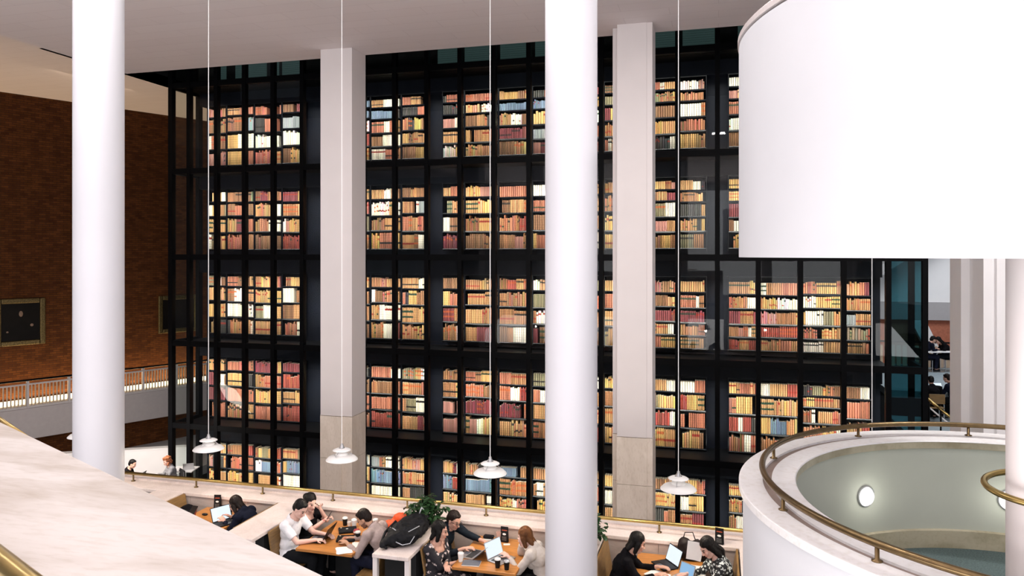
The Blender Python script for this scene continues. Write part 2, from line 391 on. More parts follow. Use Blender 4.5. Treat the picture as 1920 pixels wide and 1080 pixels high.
def box(name, x0, x1, y0, y1, z0, z1, m, parent=None, bevel=0): return MB().box(x0, x1, y0, y1, z0, z1, bevel=bevel).build(name, m, parent)
def struct(o): o['kind'] = 'structure'; return o

# ================================================================ ROOM SHELL
CZ = 4.64; CU = -14.62; CV = 15.8
FZ = -4.75
struct(box('ceiling', CU, 13.5, -9.5, CV, CZ, CZ+0.35, M['ceil']))
# higher ceiling of the lobby on the left
mb = MB(); mb.prism([(-40, -9.5), (CU-0.01, -9.5), (CU-0.01, CV), (-17.3, CV), (-17.3, 40), (-40, 40)], 5.5, 5.8)
struct(mb.build('ceiling.001', M['ceil']))
struct(box('ceiling.002', -17.3, 13.5, CV, 34, 9.0, 9.2, M['void']))
struct(box('trim_1', CU, 13.5, CV-0.10, CV-0.002, CZ+0.35, 9.0, M['void']))
struct(box('trim_2', -17.45, -17.3, CV, 34, 5.5, 9.0, M['void']))
struct(box('floor', -20, 13.5, -9.5, 8.4, -5.05, -4.75-0.002, M['darkfloor']))
struct(box('floor.001', -20, 13.5, 8.4, 10.70, -5.05, FZ-0.001, M['darkfloor']))
struct(box('floor.002', -45, 20, 10.9, 44, -8.6, -8.4, M['darkfloor']))
struct(box('wall_back', -20, 13.5, -9.6, -9.4, -5, CZ, M['greywall']))
struct(box('wall_right', 13.5, 13.7, -9.6, 12, -5, CZ, M['greywall']))
struct(box('wall_left', -26.2, -26.0, -9.6, 9, -8.4, 5.5, M['greywall']))
# brick wall, running away at an angle
BP0 = Vector((-17.25, 25.16)); BD = (Vector((-13.16, 29.96))-BP0).normalized(); BN = Vector((BD.y, -BD.x))
def bw(t, z, off=0.0):                    # point on the brick wall (off = distance in front of it)
    p = BP0 + BD*t + BN*off; return C2W(p.x, p.y, z)
def wallbox(mb, t0, t1, o0, o1, z0, z1, bevel=0):
    T = Matrix([[*(bw(1, 0)-bw(0, 0)), 0], [*(bw(0, 0, 1)-bw(0, 0)), 0], [0, 0, 1, 0], [0, 0, 0, 1]]).transposed()
    T.translation = bw(0, 0); mb.box(t0, t1, o0, o1, z0, z1, T, bevel); return mb
mb = wallbox(MB(), -16, 8.2, -0.4, 0.0, -8.4, 5.5)
o = struct(mb.build('wall_brick', M['brick']))
uvl = o.data.uv_layers.new(name='UVMap')
p00 = bw(0, 0); td = (bw(1, 0)-p00)
for l in o.data.loops:
    c = o.data.vertices[l.vertex_index].co; uvl.data[l.index].uv = ((c-p00).dot(td)+20, c.z+20)
# lobby far end dark wall behind everything
struct(box('wall_far', -24, 30, 33.9, 34.1, -8.4, 9, M['void']))

# downlight fittings in the ceiling
for i, ((x, y), lb) in enumerate(zip(DL, ['far left over the lobby side', 'over the booth divider left of centre', 'in front of the middle column', 'near the upper drum', 'at far right', 'above the left square pier', 'by the right square pier'])):
    T = thing('ceiling_downlight', 'square recessed ceiling downlight '+lb, 'light', (x, y, CZ), 0, 'recessed ceiling downlights')
    box('trim_ring', -0.30, 0.30, -0.30, 0.30, -0.02, -0.001, M['lampwhite'], T)
    box('glowing_panel', -0.25, 0.25, -0.25, 0.25, -0.028, -0.021, M['daypanel'], T)

# ================================================================ BALCONY ALONG THE BRICK WALL
# handrail pixels (0,720)->(345,677); fascia (0,775)->(345,725) / bottom (55,820)->(345,769)
t = thing('balcony', 'grey balcony walkway running along the brown brick wall at left', 'balcony', bw(0, -5.3, 0.6))
def lp(o): o.location = -Vector(o.parent.location) if o.parent else (0, 0, 0); return o
def child(mb, name, m, parent, smooth=False, ang=None):   # geometry given in world coordinates
    o = mb.build(name, m, parent, smooth, ang)
    mw = Matrix.Translation(parent.location) @ Matrix.Rotation(parent.rotation_euler.z, 4, 'Z')
    o.matrix_parent_inverse = mw.inverted(); return o
child(wallbox(MB(), -12, 8.0, 0.95, 1.15, -6.12, -5.10), 'fascia', M['fascia'], t)
child(wallbox(MB(), -12, 8.0, 0.002, 0.95, -5.32, -5.18), 'walkway_floor', M['greywall'], t)
child(wallbox(MB(), -12, 8.0, 0.002, 0.95, -6.12, -6.0), 'soffit', M['fascia'], t)
t = thing('light_trough', 'warm glowing light trough at the foot of the brick wall behind balusters', 'light', bw(0, -5.18, 0.1))
child(wallbox(MB(), -11.9, 7.9, 0.01, 0.10, -5.17, -4.97), 'glow_strip', M['trough'], t)
child(wallbox(MB(), -11.9, 7.9, 0.101, 0.13, -5.17, -5.10), 'lip', M['greywall'], t)
for k in range(5):
    a = -10+4*k
    area('trough_light', bw(a, -5.12, 0.30), bw(a, -2.4, -0.15), 4, 0.15, 120, (1.0, 0.70, 0.38))
t = thing('balustrade', 'grey balustrade with dark handrail and close vertical bars in front of glowing brick wall', 'railing', bw(0, -5.1, 1.05))
child(MB().tube([bw(-12, -4.17, 1.05), bw(8, -4.17, 1.05)], 0.035, 10), 'handrail', M['black'], t, True)
child(wallbox(MB(), -12, 8, 1.02, 1.08, -4.33, -4.28), 'top_rail', M['greywall'], t)
child(wallbox(MB(), -12, 8, 1.02, 1.08, -5.10, -5.03), 'bottom_rail', M['greywall'], t)
k = -12.0
while k < 8.01:
    child(wallbox(MB(), k-0.035, k+0.035, 1.00, 1.10, -5.10, -4.2), 'post', M['greywall'], t)
    if k < 7.9:
        mb = MB(); q = k+0.12
        while q < k+1.2:
            wallbox(mb, q-0.018, q+0.018, 1.035, 1.065, -5.05, -4.30); q += 0.108
        child(mb, 'baluster_panel', M['baluster'], t)
    k += 1.25

# ================================================================ PAINTINGS
def painting(t0, t1, z0, z1, label, faces):
    T = thing('framed_painting', label, 'painting', bw(t0, z0, 0.05), 0, 'framed oil paintings on the brick wall')
    fw = 0.17
    mb = MB()
    for a, b, c, d in ((t0, t0+fw, z0, z1), (t1-fw, t1, z0, z1), (t0+fw, t1-fw, z0, z0+fw), (t0+fw, t1-fw, z1-fw, z1)):
        wallbox(mb, a, b, 0.004, 0.10, c, d, 0.03)
    child(mb, 'frame', M['gilt'], T)
    c = child(wallbox(MB(), t0+fw*.9, t1-fw*.9, 0.01, 0.04, z0+fw*.9, z1-fw*.9), 'canvas', M['canvas'], T)
    for (ft, fz, rt, rz) in faces:
        R = Matrix([td.normalized(), (bw(0, 0, 1)-bw(0, 0)).normalized(), Vector((0, 0, 1))]).transposed()
        o = child(MB().ell(bw(ft, fz, 0.041), (rt, 0.006, rz), R), 'painted_figure', M['paint_skin'], T)
painting(-0.16, 1.34, -3.10, -1.49, 'gilt framed dark portrait painting at far left on the brick wall', [(0.60, -2.02, 0.06, 0.10), (0.93, -2.42, 0.05, 0.05), (0.20, -2.62, 0.035, 0.03)])
painting(5.26, 6.86, -3.08, -1.60, 'gilt framed dark painting on the brick wall seen behind the tower corner glass', [])

# ================================================================ BOOK TOWER
TV = 20.0; STEP = 1.006
UX = [k*STEP-0.03 for k in range(-16, 5)]            # mullion centres
UL, UR = -16.8, 4.80
TZ = [8.10, 5.37, 2.65, -0.07, -2.80, -5.41, -8.15]
tw = thing('glass_book_tower', 'tall black framed glass tower enclosing the lit bookcases', 'tower', (-6, TV, -8.4))
def tpart(mb, name, m, **k): return child(mb, name, m, tw, **k)
for i, u in enumerate([UL]+UX+[UR]):
    w_ = 0.062 if UL < u < UR else 0.06
    wf = 0.075 if i == 0 else w_
    tpart(MB().box(u-wf, u+wf, TV-0.03, TV+0.14, -8.4, 8.9), 'mullion', M['black'])
for z in TZ:
    tpart(MB().box(UL-0.05, UR+0.05, TV-0.02, TV+0.16, z-0.085, z+0.085), 'transom', M['black'])
# side wall of the enclosure at left (its first bay is see-through) and right
for u in (UL, UR):
    tpart(MB().box(u-0.06, u+0.06, 21.25, 21.45, -8.4, 8.9), 'corner_post', M['black'])
    for z in TZ: tpart(MB().box(u-0.05, u+0.05, TV+0.14, 21.3, z-0.085, z+0.085), 'side_transom', M['black'])
allu = [UL]+UX+[UR]
npane = 0; stuffp = MB()
order = []
for r in range(6):
    z1, z0 = TZ[r]-0.085, TZ[r+1]+0.085
    for i in range(len(allu)-1):
        a, b = allu[i]+0.05, allu[i+1]-0.05
        teal = a > 3.9
        if (r == 0 or npane >= 99) and not teal:
            stuffp.box(a, b, TV+0.04, TV+0.052, z0, z1)
        else:
            tpart(MB().box(a, b, TV+0.04, TV+0.052, z0, z1), 'glass_pane', M['glass_teal' if teal else 'glass']); npane += 1
tag(tpart(stuffp, 'upper_glass_panes', M['glass']), kind='stuff')
sg = MB()
for r in range(6):
    sg.box(UL-0.006, UL+0.006, TV+0.14, 21.25, TZ[r+1]+0.085, TZ[r]-0.085)
tpart(sg, 'side_glass', M['glass'])
# inner core the bookcases stand against, floor slabs behind the transoms
tpart(MB().box(-16.55, 4.08, 21.42, 23.4, -8.4, 8.9), 'inner_core', M['navy'])
for z in TZ[1:-1]:
    tpart(MB().box(-16.5, 4.05, TV+0.26, 21.42, z-0.07, z+0.05), 'floor_slab', M['black'])
# dark bands over the books on each storey
for n, zb in enumerate(ZB):
    tpart(MB().box(-16.5, 4.05, 21.0, 21.42, zb+1.97, zb+2.40), 'header_panel', M['navy'])
tpart(MB().box(-16.55, 4.08, 21.0, 21.42, 5.3, 8.9), 'top_panel', M['void'])
# glowing slats at the top imitating reflections of high windows
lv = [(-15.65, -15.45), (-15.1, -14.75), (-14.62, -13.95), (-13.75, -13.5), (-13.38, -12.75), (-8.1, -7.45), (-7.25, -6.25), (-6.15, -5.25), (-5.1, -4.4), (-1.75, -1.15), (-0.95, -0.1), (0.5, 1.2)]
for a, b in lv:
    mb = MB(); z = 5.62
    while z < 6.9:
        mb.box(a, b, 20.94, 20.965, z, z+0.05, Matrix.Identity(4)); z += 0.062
    tpart(mb, 'window_reflection', M['window_reflection'])

BAYS = [(-16.18, -15.47), (-15.47, -14.43), (-14.43, -13.42), (-13.42, -12.73),
        (-11.90, -11.36), (-11.36, -10.33), (-10.33, -9.30), (-9.30, -8.51),
        (-7.98, -7.27), (-7.27, -6.22), (-6.22, -5.20), (-5.20, -4.16), (-4.16, -3.12), (-3.12, -2.08), (-2.08, -1.04), (-1.04, -0.31),
        (0.245, 1.04), (1.04, 2.09), (2.09, 3.13), (3.13, 3.83)]
STN = ['top storey', 'second storey down', 'middle storey', 'fourth storey down', 'lowest visible storey']
ordn = ['first', 'second', 'third', 'fourth', 'fifth', 'sixth', 'seventh', 'eighth', 'ninth', 'tenth', 'eleventh', 'twelfth', 'thirteenth', 'fourteenth', 'fifteenth', 'sixteenth', 'seventeenth', 'eighteenth', 'nineteenth', 'twentieth', 'twenty-first', 'twenty-second', 'twenty-third', 'twenty-fourth', 'twenty-fifth', 'twenty-sixth', 'twenty-seventh', 'twenty-eighth', 'twenty-ninth', 'thirtieth']
PAL = {'tan': (0.50, 0.27, 0.12), 'terracotta': (0.45, 0.165, 0.10), 'cream': (0.86, 0.78, 0.64), 'maroon': (0.22, 0.055, 0.06),
       'brown': (0.27, 0.135, 0.07), 'honey': (0.62, 0.37, 0.14), 'olive': (0.26, 0.22, 0.13), 'slate blue': (0.22, 0.29, 0.38),
       'charcoal': (0.06, 0.055, 0.05), 'red': (0.34, 0.075, 0.055), 'pink': (0.55, 0.27, 0.22), 'grey': (0.36, 0.38, 0.38), 'russet': (0.40, 0.19, 0.09)}
PW = [('tan', 22), ('terracotta', 12), ('cream', 13), ('maroon', 3), ('brown', 13), ('honey', 12), ('olive', 4), ('charcoal', 4), ('red', 3), ('pink', 2), ('grey', 1), ('russet', 16)]
names_, wts = zip(*PW)
FORCE = {(0, 5, 0): 'slate blue', (0, 5, 1): 'slate blue', (0, 6, 1): 'slate blue', (0, 3, 1): 'grey', (0, 1, 1): 'grey', (0, 1, 0): 'terracotta', (0, 2, 0): 'terracotta', (0, 3, 0): 'maroon',
         (0, 0, 0): 'terracotta', (0, 0, 3): 'pink', (0, 1, 3): 'terracotta', (0, 2, 2): 'cream', (0, 10, 1): 'slate blue', (0, 9, 0): 'terracotta', (0, 11, 1): 'slate blue', (0, 10, 3): 'maroon', (0, 15, 3): 'terracotta',
         (1, 8, 3): 'maroon', (1, 9, 3): 'brown', (1, 10, 3): 'russet', (1, 5, 3): 'red', (1, 2, 3): 'brown', (1, 1, 3): 'terracotta', (1, 3, 3): 'red',
         (2, 1, 2): 'cream', (2, 16, 2): 'maroon', (2, 14, 2): 'maroon', (2, 15, 2): 'maroon', (2, 17, 3): 'red', (2, 19, 1): 'tan', (2, 18, 1): 'honey',
         (3, 0, 2): 'maroon', (3, 1, 0): 'terracotta', (3, 2, 0): 'maroon', (3, 3, 0): 'maroon', (3, 1, 1): 'terracotta', (3, 3, 1): 'red', (3, 2, 2): 'honey', (3, 3, 2): 'honey', (3, 1, 2): 'terracotta', (3, 2, 3): 'terracotta', (3, 3, 3): 'red',
         (3, 5, 2): 'terracotta', (3, 6, 2): 'terracotta', (3, 6, 3): 'red', (3, 8, 2): 'pink', (3, 8, 3): 'pink', (3, 9, 2): 'maroon', (3, 10, 2): 'maroon', (3, 10, 1): 'red', (3, 17, 2): 'slate blue', (3, 19, 1): 'terracotta', (3, 19, 2): 'red', (3, 14, 2): 'red', (3, 15, 2): 'terracotta',
         (4, 5, 0): 'grey', (4, 6, 1): 'slate blue', (4, 8, 1): 'slate blue', (4, 9, 1): 'slate blue', (4, 10, 0): 'slate blue', (4, 1, 1): 'terracotta', (4, 2, 1): 'slate blue', (4, 3, 1): 'slate blue', (4, 1, 2): 'honey', (4, 2, 2): 'tan', (4, 3, 2): 'cream', (4, 6, 2): 'cream', (4, 5, 2): 'honey', (4, 10, 1): 'russet', (4, 9, 2): 'tan', (4, 14, 1): 'honey', (4, 15, 1): 'honey'}
def shelf_rows(n, b):
    rnd = random.Random(n*100+b)
    if n in (0,): five = b >= 4
    elif n == 2: five = b >= 14
    elif n == 3: five = b == 18
    elif n == 1: five = b >= 14
    else: five = False
    fr = [0.16, 0.17, 0.22, 0.22, 0.23] if five else [0.205, 0.25, 0.265, 0.28]
    if n == 0 and not five: fr = [0.17, 0.26, 0.28, 0.29]
    if n == 2 and five: fr = [0.21, 0.20, 0.215, 0.185, 0.19]
    fr = [f*(1+rnd.uniform(-0.09, 0.09)) for f in fr]; s = sum(fr)
    return [f/s for f in fr]
# thin pale highlights on the shelf edge come from the lights; shelf fronts are lacquered
BV = 21.0
books = []     # dict per book
for n, zb in enumerate(ZB):
    H = 1.93
    for b, (u0, u1) in enumerate(BAYS):
        rows = shelf_rows(n, b)
        lab = 'black bookcase, %s of the glass tower, %s bay from left' % (STN[n], ordn[b])
        bc = thing('bookcase', lab, 'bookcase', ((u0+u1)/2, BV, zb-0.06), 0, 'black bookcases inside the glass tower')
        x0, x1 = u0-(u0+u1)/2, u1-(u0+u1)/2; oz = 0.06
        box('upright', x0+0.003, x0+0.022, -0.01, 0.34, -0.0, H+0.09, M['case'], bc)
        box('upright', x1-0.022, x1-0.003, -0.01, 0.34, -0.0, H+0.09, M['case'], bc)
        box('back_panel', x0+0.022, x1-0.022, 0.34, 0.37, 0, H+0.09, M['navy'], bc)
        box('cornice', x0+0.022, x1-0.022, -0.01, 0.34, H+0.07, H+0.09, M['case'], bc)
        zt = zb+H
        zc = zt
        for s, f in enumerate(rows):
            h = f*H; z0 = zc-h                        # books stand on z0
            mb = MB(); zz = z0-zb+oz
            mb.box(x0+0.022, x1-0.022, 0.0, 0.34, zz-0.028, zz-0.002)
            ns = 12; W_ = x1-x0-0.05                 # rounded nosing of the shelf, bowed a little downwards
            for q in range(ns):
                qa, qb = q/ns, (q+1)/ns
                da, db = 0.012*sin(pi*qa), 0.012*sin(pi*qb)
                xa, xb = x0+0.025+W_*qa, x0+0.025+W_*qb
                mb.poly([(xa, -0.012, zz-0.002), (xa, -0.022, zz-0.016), (xb, -0.022, zz-0.016), (xb, -0.012, zz-0.002)])
                mb.poly([(xa, -0.022, zz-0.016), (xa, -0.014, zz-0.036-da), (xb, -0.014, zz-0.036-db), (xb, -0.022, zz-0.016)])
                mb.poly([(xa, -0.012, zz-0.002), (xb, -0.012, zz-0.002), (xb, 0.0, zz-0.002), (xa, 0.0, zz-0.002)])
            mb.build('shelf', M['case'], bc)
            rnd = random.Random(n*10000+b*100+s)
            u = u0+0.028; idx = 0; run = 0
            avail = h-0.055
            skipat = rnd.random()
            while u < u1-0.045:
                if run <= 0:
                    run = rnd.randint(2, 10)
                    cn = FORCE.get((n, b, s)) if rnd.random() < 0.85 else None
                    if cn is None: cn = rnd.choices(names_, wts)[0]
                    base = PAL[cn]; th = rnd.uniform(0.040, 0.066); hh = avail*rnd.uniform(0.80, 0.97); style = rnd.random()
                    if cn in ('slate blue', 'grey', 'pink'): hh = avail*rnd.uniform(0.72, 0.85); th = rnd.uniform(0.026, 0.04); style = 0.1
                    if rnd.random() < 0.06: u += rnd.uniform(0.05, 0.14)
                    setv = rnd.random() < 0.7
                thb = th*(1 if setv else rnd.uniform(0.7, 1.3))
                if u+thb > u1-0.028: break
                hb = hh*(1+rnd.uniform(-0.012, 0.012)) if setv else avail*rnd.uniform(0.72, 0.98)
                kk = rnd.uniform(0.68, 1.18); cc = tuple(max(0, min(1, c*kk*rnd.uniform(0.95, 1.05))) for c in base) if setv else tuple(c*rnd.uniform(0.75, 1.15) for c in base)
                idx += 1
                books.append(dict(n=n, b=b, s=s, rows=len(rows), i=idx, u=u, w=thb-0.010, z=z0, h=hb, c=cc, cn=cn, st=style if (setv or rnd.random() < 0.6) else rnd.random(), lean=0.0, v=rnd.uniform(-0.004, 0.01)))
                u += thb; run -= 1
            zc = z0
def book_geo(bm, col, uvl, B, ox, oy, oz):
    w_, h = B['w'], B['h']; d = 0.20
    xs = [(0, d), (0, 0.020), (w_*0.16, 0.007), (w_*0.5, 0.0), (w_*0.84, 0.007), (w_, 0.020), (w_, d)]
    lo = [bm.verts.new((ox+x, oy+y, oz)) for x, y in xs]; hi = [bm.verts.new((ox+x, oy+y, oz+h)) for x, y in xs]
    fs = []
    for i in range(len(xs)-1): fs.append((bm.faces.new([lo[i+1], lo[i], hi[i], hi[i+1]]), [0, 0, 1, 1]))
    fs.append((bm.faces.new([lo[0], lo[-1], hi[-1], hi[0]]), [0, 0, 1, 1]))
    t_ = bm.faces.new(hi); bt = bm.faces.new(lo[::-1])
    for f, vv in fs:
        for l, v in zip(f.loops, vv): l[uvl].uv = (B['st'], v); l[col] = (*B['c'], 1)
    for f in (t_, bt):
        for l in f.loops: l[uvl].uv = (0.0, 0.5); l[col] = (0.55, 0.47, 0.36, 1)
def visible(B):
    px, py, Y = proj((B['u']+B['w']/2, BV, B['z']+B['h']/2))
    if px < 2 or px > 1898 or py < 2 or py > 1078: return 0
    for a, b in ((137, 236), (597, 681), (1021, 1121), (1146, 1227)):
        if a < px < b: return 0
    rail = 885+(px-235)*0.1
    if py > rail-4: return 0
    if px > 1386 and (py < 482): return 0
    if px > 1386 and py > 790: return 0
    # mullions in front
    for k in allu:
        qx, _, _ = proj((k, TV, 0))
        if abs(px-qx) < 5: return 0
    return B['w']*B['h']/(Y*Y)
ranked = sorted(books, key=lambda B: -visible(B))
ind = ranked[:300]; indset = {id(B) for B in ind}
COLN = lambda B: B['cn']
for B in ind:
    bm = bmesh.new(); col = bm.loops.layers.float_color.new('Col'); uvl = bm.loops.layers.uv.new('UVMap')
    book_geo(bm, col, uvl, B, -B['w']/2, 0, 0)
    me = bpy.data.meshes.new('book'); bm.to_mesh(me); bm.free()
    o = link('book', me, M['book']); o.location = (B['u']+B['w']/2, BV+B['v'], B['z'])
    sh = 'bottom shelf' if B['s'] == B['rows']-1 else ('top shelf' if B['s'] == 0 else ordn[B['s']]+' shelf')
    tag(o, '%s book, %s from left on the %s, %s, %s bay' % (B['cn'], ordn[min(29, B['i']-1)], sh, STN[B['n']], ordn[B['b']]), 'book', 'old books in the glass tower')
bm = bmesh.new(); col = bm.loops.layers.float_color.new('Col'); uvl = bm.loops.layers.uv.new('UVMap')
for B in books:
    if id(B) not in indset: book_geo(bm, col, uvl, B, B['u'], BV+B['v'], B['z'])
me = bpy.data.meshes.new('shelved_books'); bm.to_mesh(me); bm.free()
o = link('shelved_books', me, M['book']); tag(o, 'many rows of tan, red and cream leather books filling the tower bookcases', 'books', 'old books in the glass tower', 'stuff')

# ================================================================ PIERS AND COLUMNS
def pier(name, pxl, pxr, v0, label, strip, zbase_px):
    # front face between the two pixel columns on the plane Y = v0
    uA, uB = onY(pxl, 478, v0).x, onY(pxr, 478, v0).x
    T = thing(name, label, 'pier', ((uA+uB)/2, v0+0.3, -8.4), 0, 'tall square piers before the glass tower')
    zb = onY((pxl+pxr)/2, zbase_px, v0).z
    def shaft(z0, z1, m, nm, g):
        mb = MB()
        if strip == 'right':
            pts = [(uA-0.05, v0+0.30), (uA-0.05, v0+0.09), (uA, v0+0.09), (uA, v0), (uA+(uB-uA)*0.68, v0), (uA+(uB-uA)*0.68, v0+0.035), (uB, v0+0.035), (uB, CV), (uA-0.05, CV)]
        else:
            pts = [(uA-0.12, v0+0.24), (uA, v0+0.24), (uA, v0), (uB-0.11, v0), (uB-0.11, v0+0.02), (uB, v0+0.02), (uB, CV), (uA-0.12, CV)]
        pts = [(x+(g if x > (uA+uB)/2 else -g), y-g) for x, y in pts]
        mb.prism(pts, z0, z1); return child(mb, nm, m, T)
    shaft(zb, CZ-0.004, M['pier'], 'plaster_shaft', 0)
    zt, k = zb-0.012, 0
    while zt > -8.3:
        zl = max(-8.39, zt-0.95); shaft(zl+0.008, zt, M['marble_pier'], 'marble_course', 0.006); zt = zl
    return T
pier('square_pier', 601, 658.5, 15.10, 'white square pier with marble base behind second pendant from left', 'right', 780)
pier('square_pier', 1157, 1223, 15.05, 'white square pier with marble base right of the central round column', 'left', 820)
# stepped pier at right
T = thing('stepped_pier', 'stepped white pier seen behind the curved stair parapet at right', 'pier', (4.4, 15.2, -8.4))
def steps(pa, pb, v, vb, nm):
    uA, uB = onY(pa, 478, v).x, onY(pb, 478, v).x
    child(MB().box(uA, uB, v, vb, -8.39, CZ-0.004), nm, M['white'], T)
steps(1802, 1826, 14.6, 15.25, 'rear_pilaster'); steps(1844, 1868, 13.9, 14.59, 'middle_pilaster'); steps(1869, 1932, 13.86, 13.899, 'front_pilaster')

def column(px, depth, r, label):
    p = C2W((px-960)/1400*depth, depth)
    o = MB().lathe([(0, FZ), (r+0.02, FZ), (r+0.02, FZ+0.10), (r, FZ+0.12), (r, CZ-0.001), (0, CZ-0.001)], 64).build('round_column', M['column'], None, ang=40)
    o.location = (p.x, p.y, 0)
    tag(o, label, 'column', 'smooth white round columns')
column(1071, 8.0, 0.279, 'smooth white round column in the middle, right of the floral dress booth')
column(185.3, 9.67, 0.297, 'smooth white round column at left, rising behind the marble parapet')

# ================================================================ BOOTHS
PZ = -3.81; TBZ = -4.0; WV0, WV1 = 10.15, 10.68
UC = [-9.66, -7.40, -5.14, -2.88, -0.62, 1.64]      # booth centres
T = thing('low_wall', 'long low travertine wall between the reading booths and the glass tower', 'wall', (-5, 10.4, FZ))
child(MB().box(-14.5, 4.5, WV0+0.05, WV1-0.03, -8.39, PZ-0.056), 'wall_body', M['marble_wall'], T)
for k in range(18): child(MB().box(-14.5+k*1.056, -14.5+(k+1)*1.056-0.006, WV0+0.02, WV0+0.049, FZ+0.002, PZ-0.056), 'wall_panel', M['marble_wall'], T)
child(MB().box(-14.5, 4.5, WV0-0.005, WV1, PZ-0.055, PZ, bevel=0.008), 'coping', M['marble_far'], T)
child(MB().box(-14.5, 4.5, WV1-0.17, WV1-0.02, PZ, PZ+0.03), 'coping_step', M['marble_far'], T)
T = thing('brass_handrail', 'long straight brass handrail on short posts along the low travertine wall', 'handrail', (-5, 10.42, PZ))
def railpts(x0, x1): return [(x0, 10.42, -3.68), (x1, 10.42, -3.68)]
child(MB().tube([(-14.5, 10.42, -3.68), (4.5, 10.42, -3.68)], 0.026, 12), 'rail', M['brass'], T, True)
px0 = onY(368, 890, 10.42).x
for k in range(-5, 9):
    x = px0+k*1.245
    child(MB().lathe([(0, PZ), (0.035, PZ), (0.035, PZ+0.012), (0.014, PZ+0.016), (0.014, -3.69), (0, -3.69)], 12, (x, 10.42, 0)), 'post', M['brass_dark'], T, True)

PART = [(-8.78, -8.28), (-6.52, -6.02), (-4.26, -3.76), (-2.0, -1.5), (0.26, 0.76)]
plabs = ['travertine booth divider left of the navy top woman\'s booth', 'travertine booth divider behind the man in white T-shirt', 'travertine booth divider carrying the black rucksack', 'travertine booth divider behind the woman in black blazer', 'travertine booth divider at right hidden behind the curved stair']
for (a, b), lb in zip(PART, plabs):
    T = thing('booth_divider', lb, 'divider', ((a+b)/2, 9.4, FZ), 0, 'travertine dividers between reading booths')
    child(MB().box(a, b, 8.70, WV0-0.008, PZ-0.05, PZ, bevel=0.006), 'top_slab', M['marble_far'], T)
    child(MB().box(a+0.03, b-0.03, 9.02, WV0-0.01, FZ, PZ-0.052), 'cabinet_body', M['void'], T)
    for x in (a+0.03, b-0.03):
        child(MB().box(x-0.03, x+0.03, 8.72, 8.78, FZ, PZ-0.052), 'leg', M['pier'], T)
    for x in (a+0.03, b-0.03):
        child(MB().box(x-0.03, x+0.03, 8.78, WV0-0.01, FZ, FZ+0.05), 'foot_rail', M['void'], T)

def bench(c, side, who):
    # side -1: against the left divider, +1: against the right one
    x_in = c+side*0.875; x_out = c+side*0.44
    T = thing('booth_bench', who, 'bench', (x_in, 9.6, FZ), 0, 'oak benches in the reading booths')
    a, b = sorted((x_in, x_out))
    child(MB().box(a, b, 9.10, WV0-0.01, -4.34, -4.30, bevel=0.006), 'seat', M['wood_seat'], T)
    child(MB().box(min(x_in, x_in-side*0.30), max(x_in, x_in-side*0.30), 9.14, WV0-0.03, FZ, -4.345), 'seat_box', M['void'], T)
    mb = MB(); r = side
    lo, hi = x_in-side*0.09, x_in-side*0.012
    # slightly reclined back
    P = [(lo, -4.30), (lo-side*0.025, -4.30), (hi-side*0.025, PZ-0.015), (hi, PZ-0.015)]
    vs = [[mb.bm.verts.new((x, y, z)) for x, z in P] for y in (9.04, WV0-0.012)]
    mb.bm.faces.new(vs[0]); mb.bm.faces.new(vs[1][::-1])
    for i in range(4): mb.bm.faces.new([vs[0][i], vs[0][(i+1) % 4], vs[1][(i+1) % 4], vs[1][i]])
    child(mb, 'backrest', M['wood_seat'], T)
blabs = {-7.40: ('oak bench with the red and black bags, facing the navy top woman', 'oak bench under the woman in navy top'),
         -5.14: ('oak bench under the man in white T-shirt', 'oak bench under the man in pink shirt'),
         -2.88: ('oak bench under the woman in floral dress', 'oak bench under the woman in cream cardigan'),
         -0.62: ('oak bench under the woman in black blazer', 'oak bench under the woman in black and white print')}
for c in UC[1:5]:
    bench(c, -1, blabs[c][0]); bench(c, 1, blabs[c][1])
    who = {-7.40: 'far left booth with the menu card and open laptop', -5.14: 'booth of the man in white T-shirt', -2.88: 'booth of the woman in floral dress', -0.62: 'booth of the woman in black blazer'}[c]
    T = thing('reading_table', 'honey oak table in the '+who, 'table', (c, 9.58, FZ), 0, 'oak tables in the reading booths')
    child(MB().box(c-0.425, c+0.425, 9.03, WV0-0.01, TBZ-0.04, TBZ, bevel=0.006), 'tabletop', M['wood'], T)
    child(MB().box(c-0.24, c+0.24, 9.8, 10.1, FZ, TBZ-0.042), 'pedestal', M['void'], T)

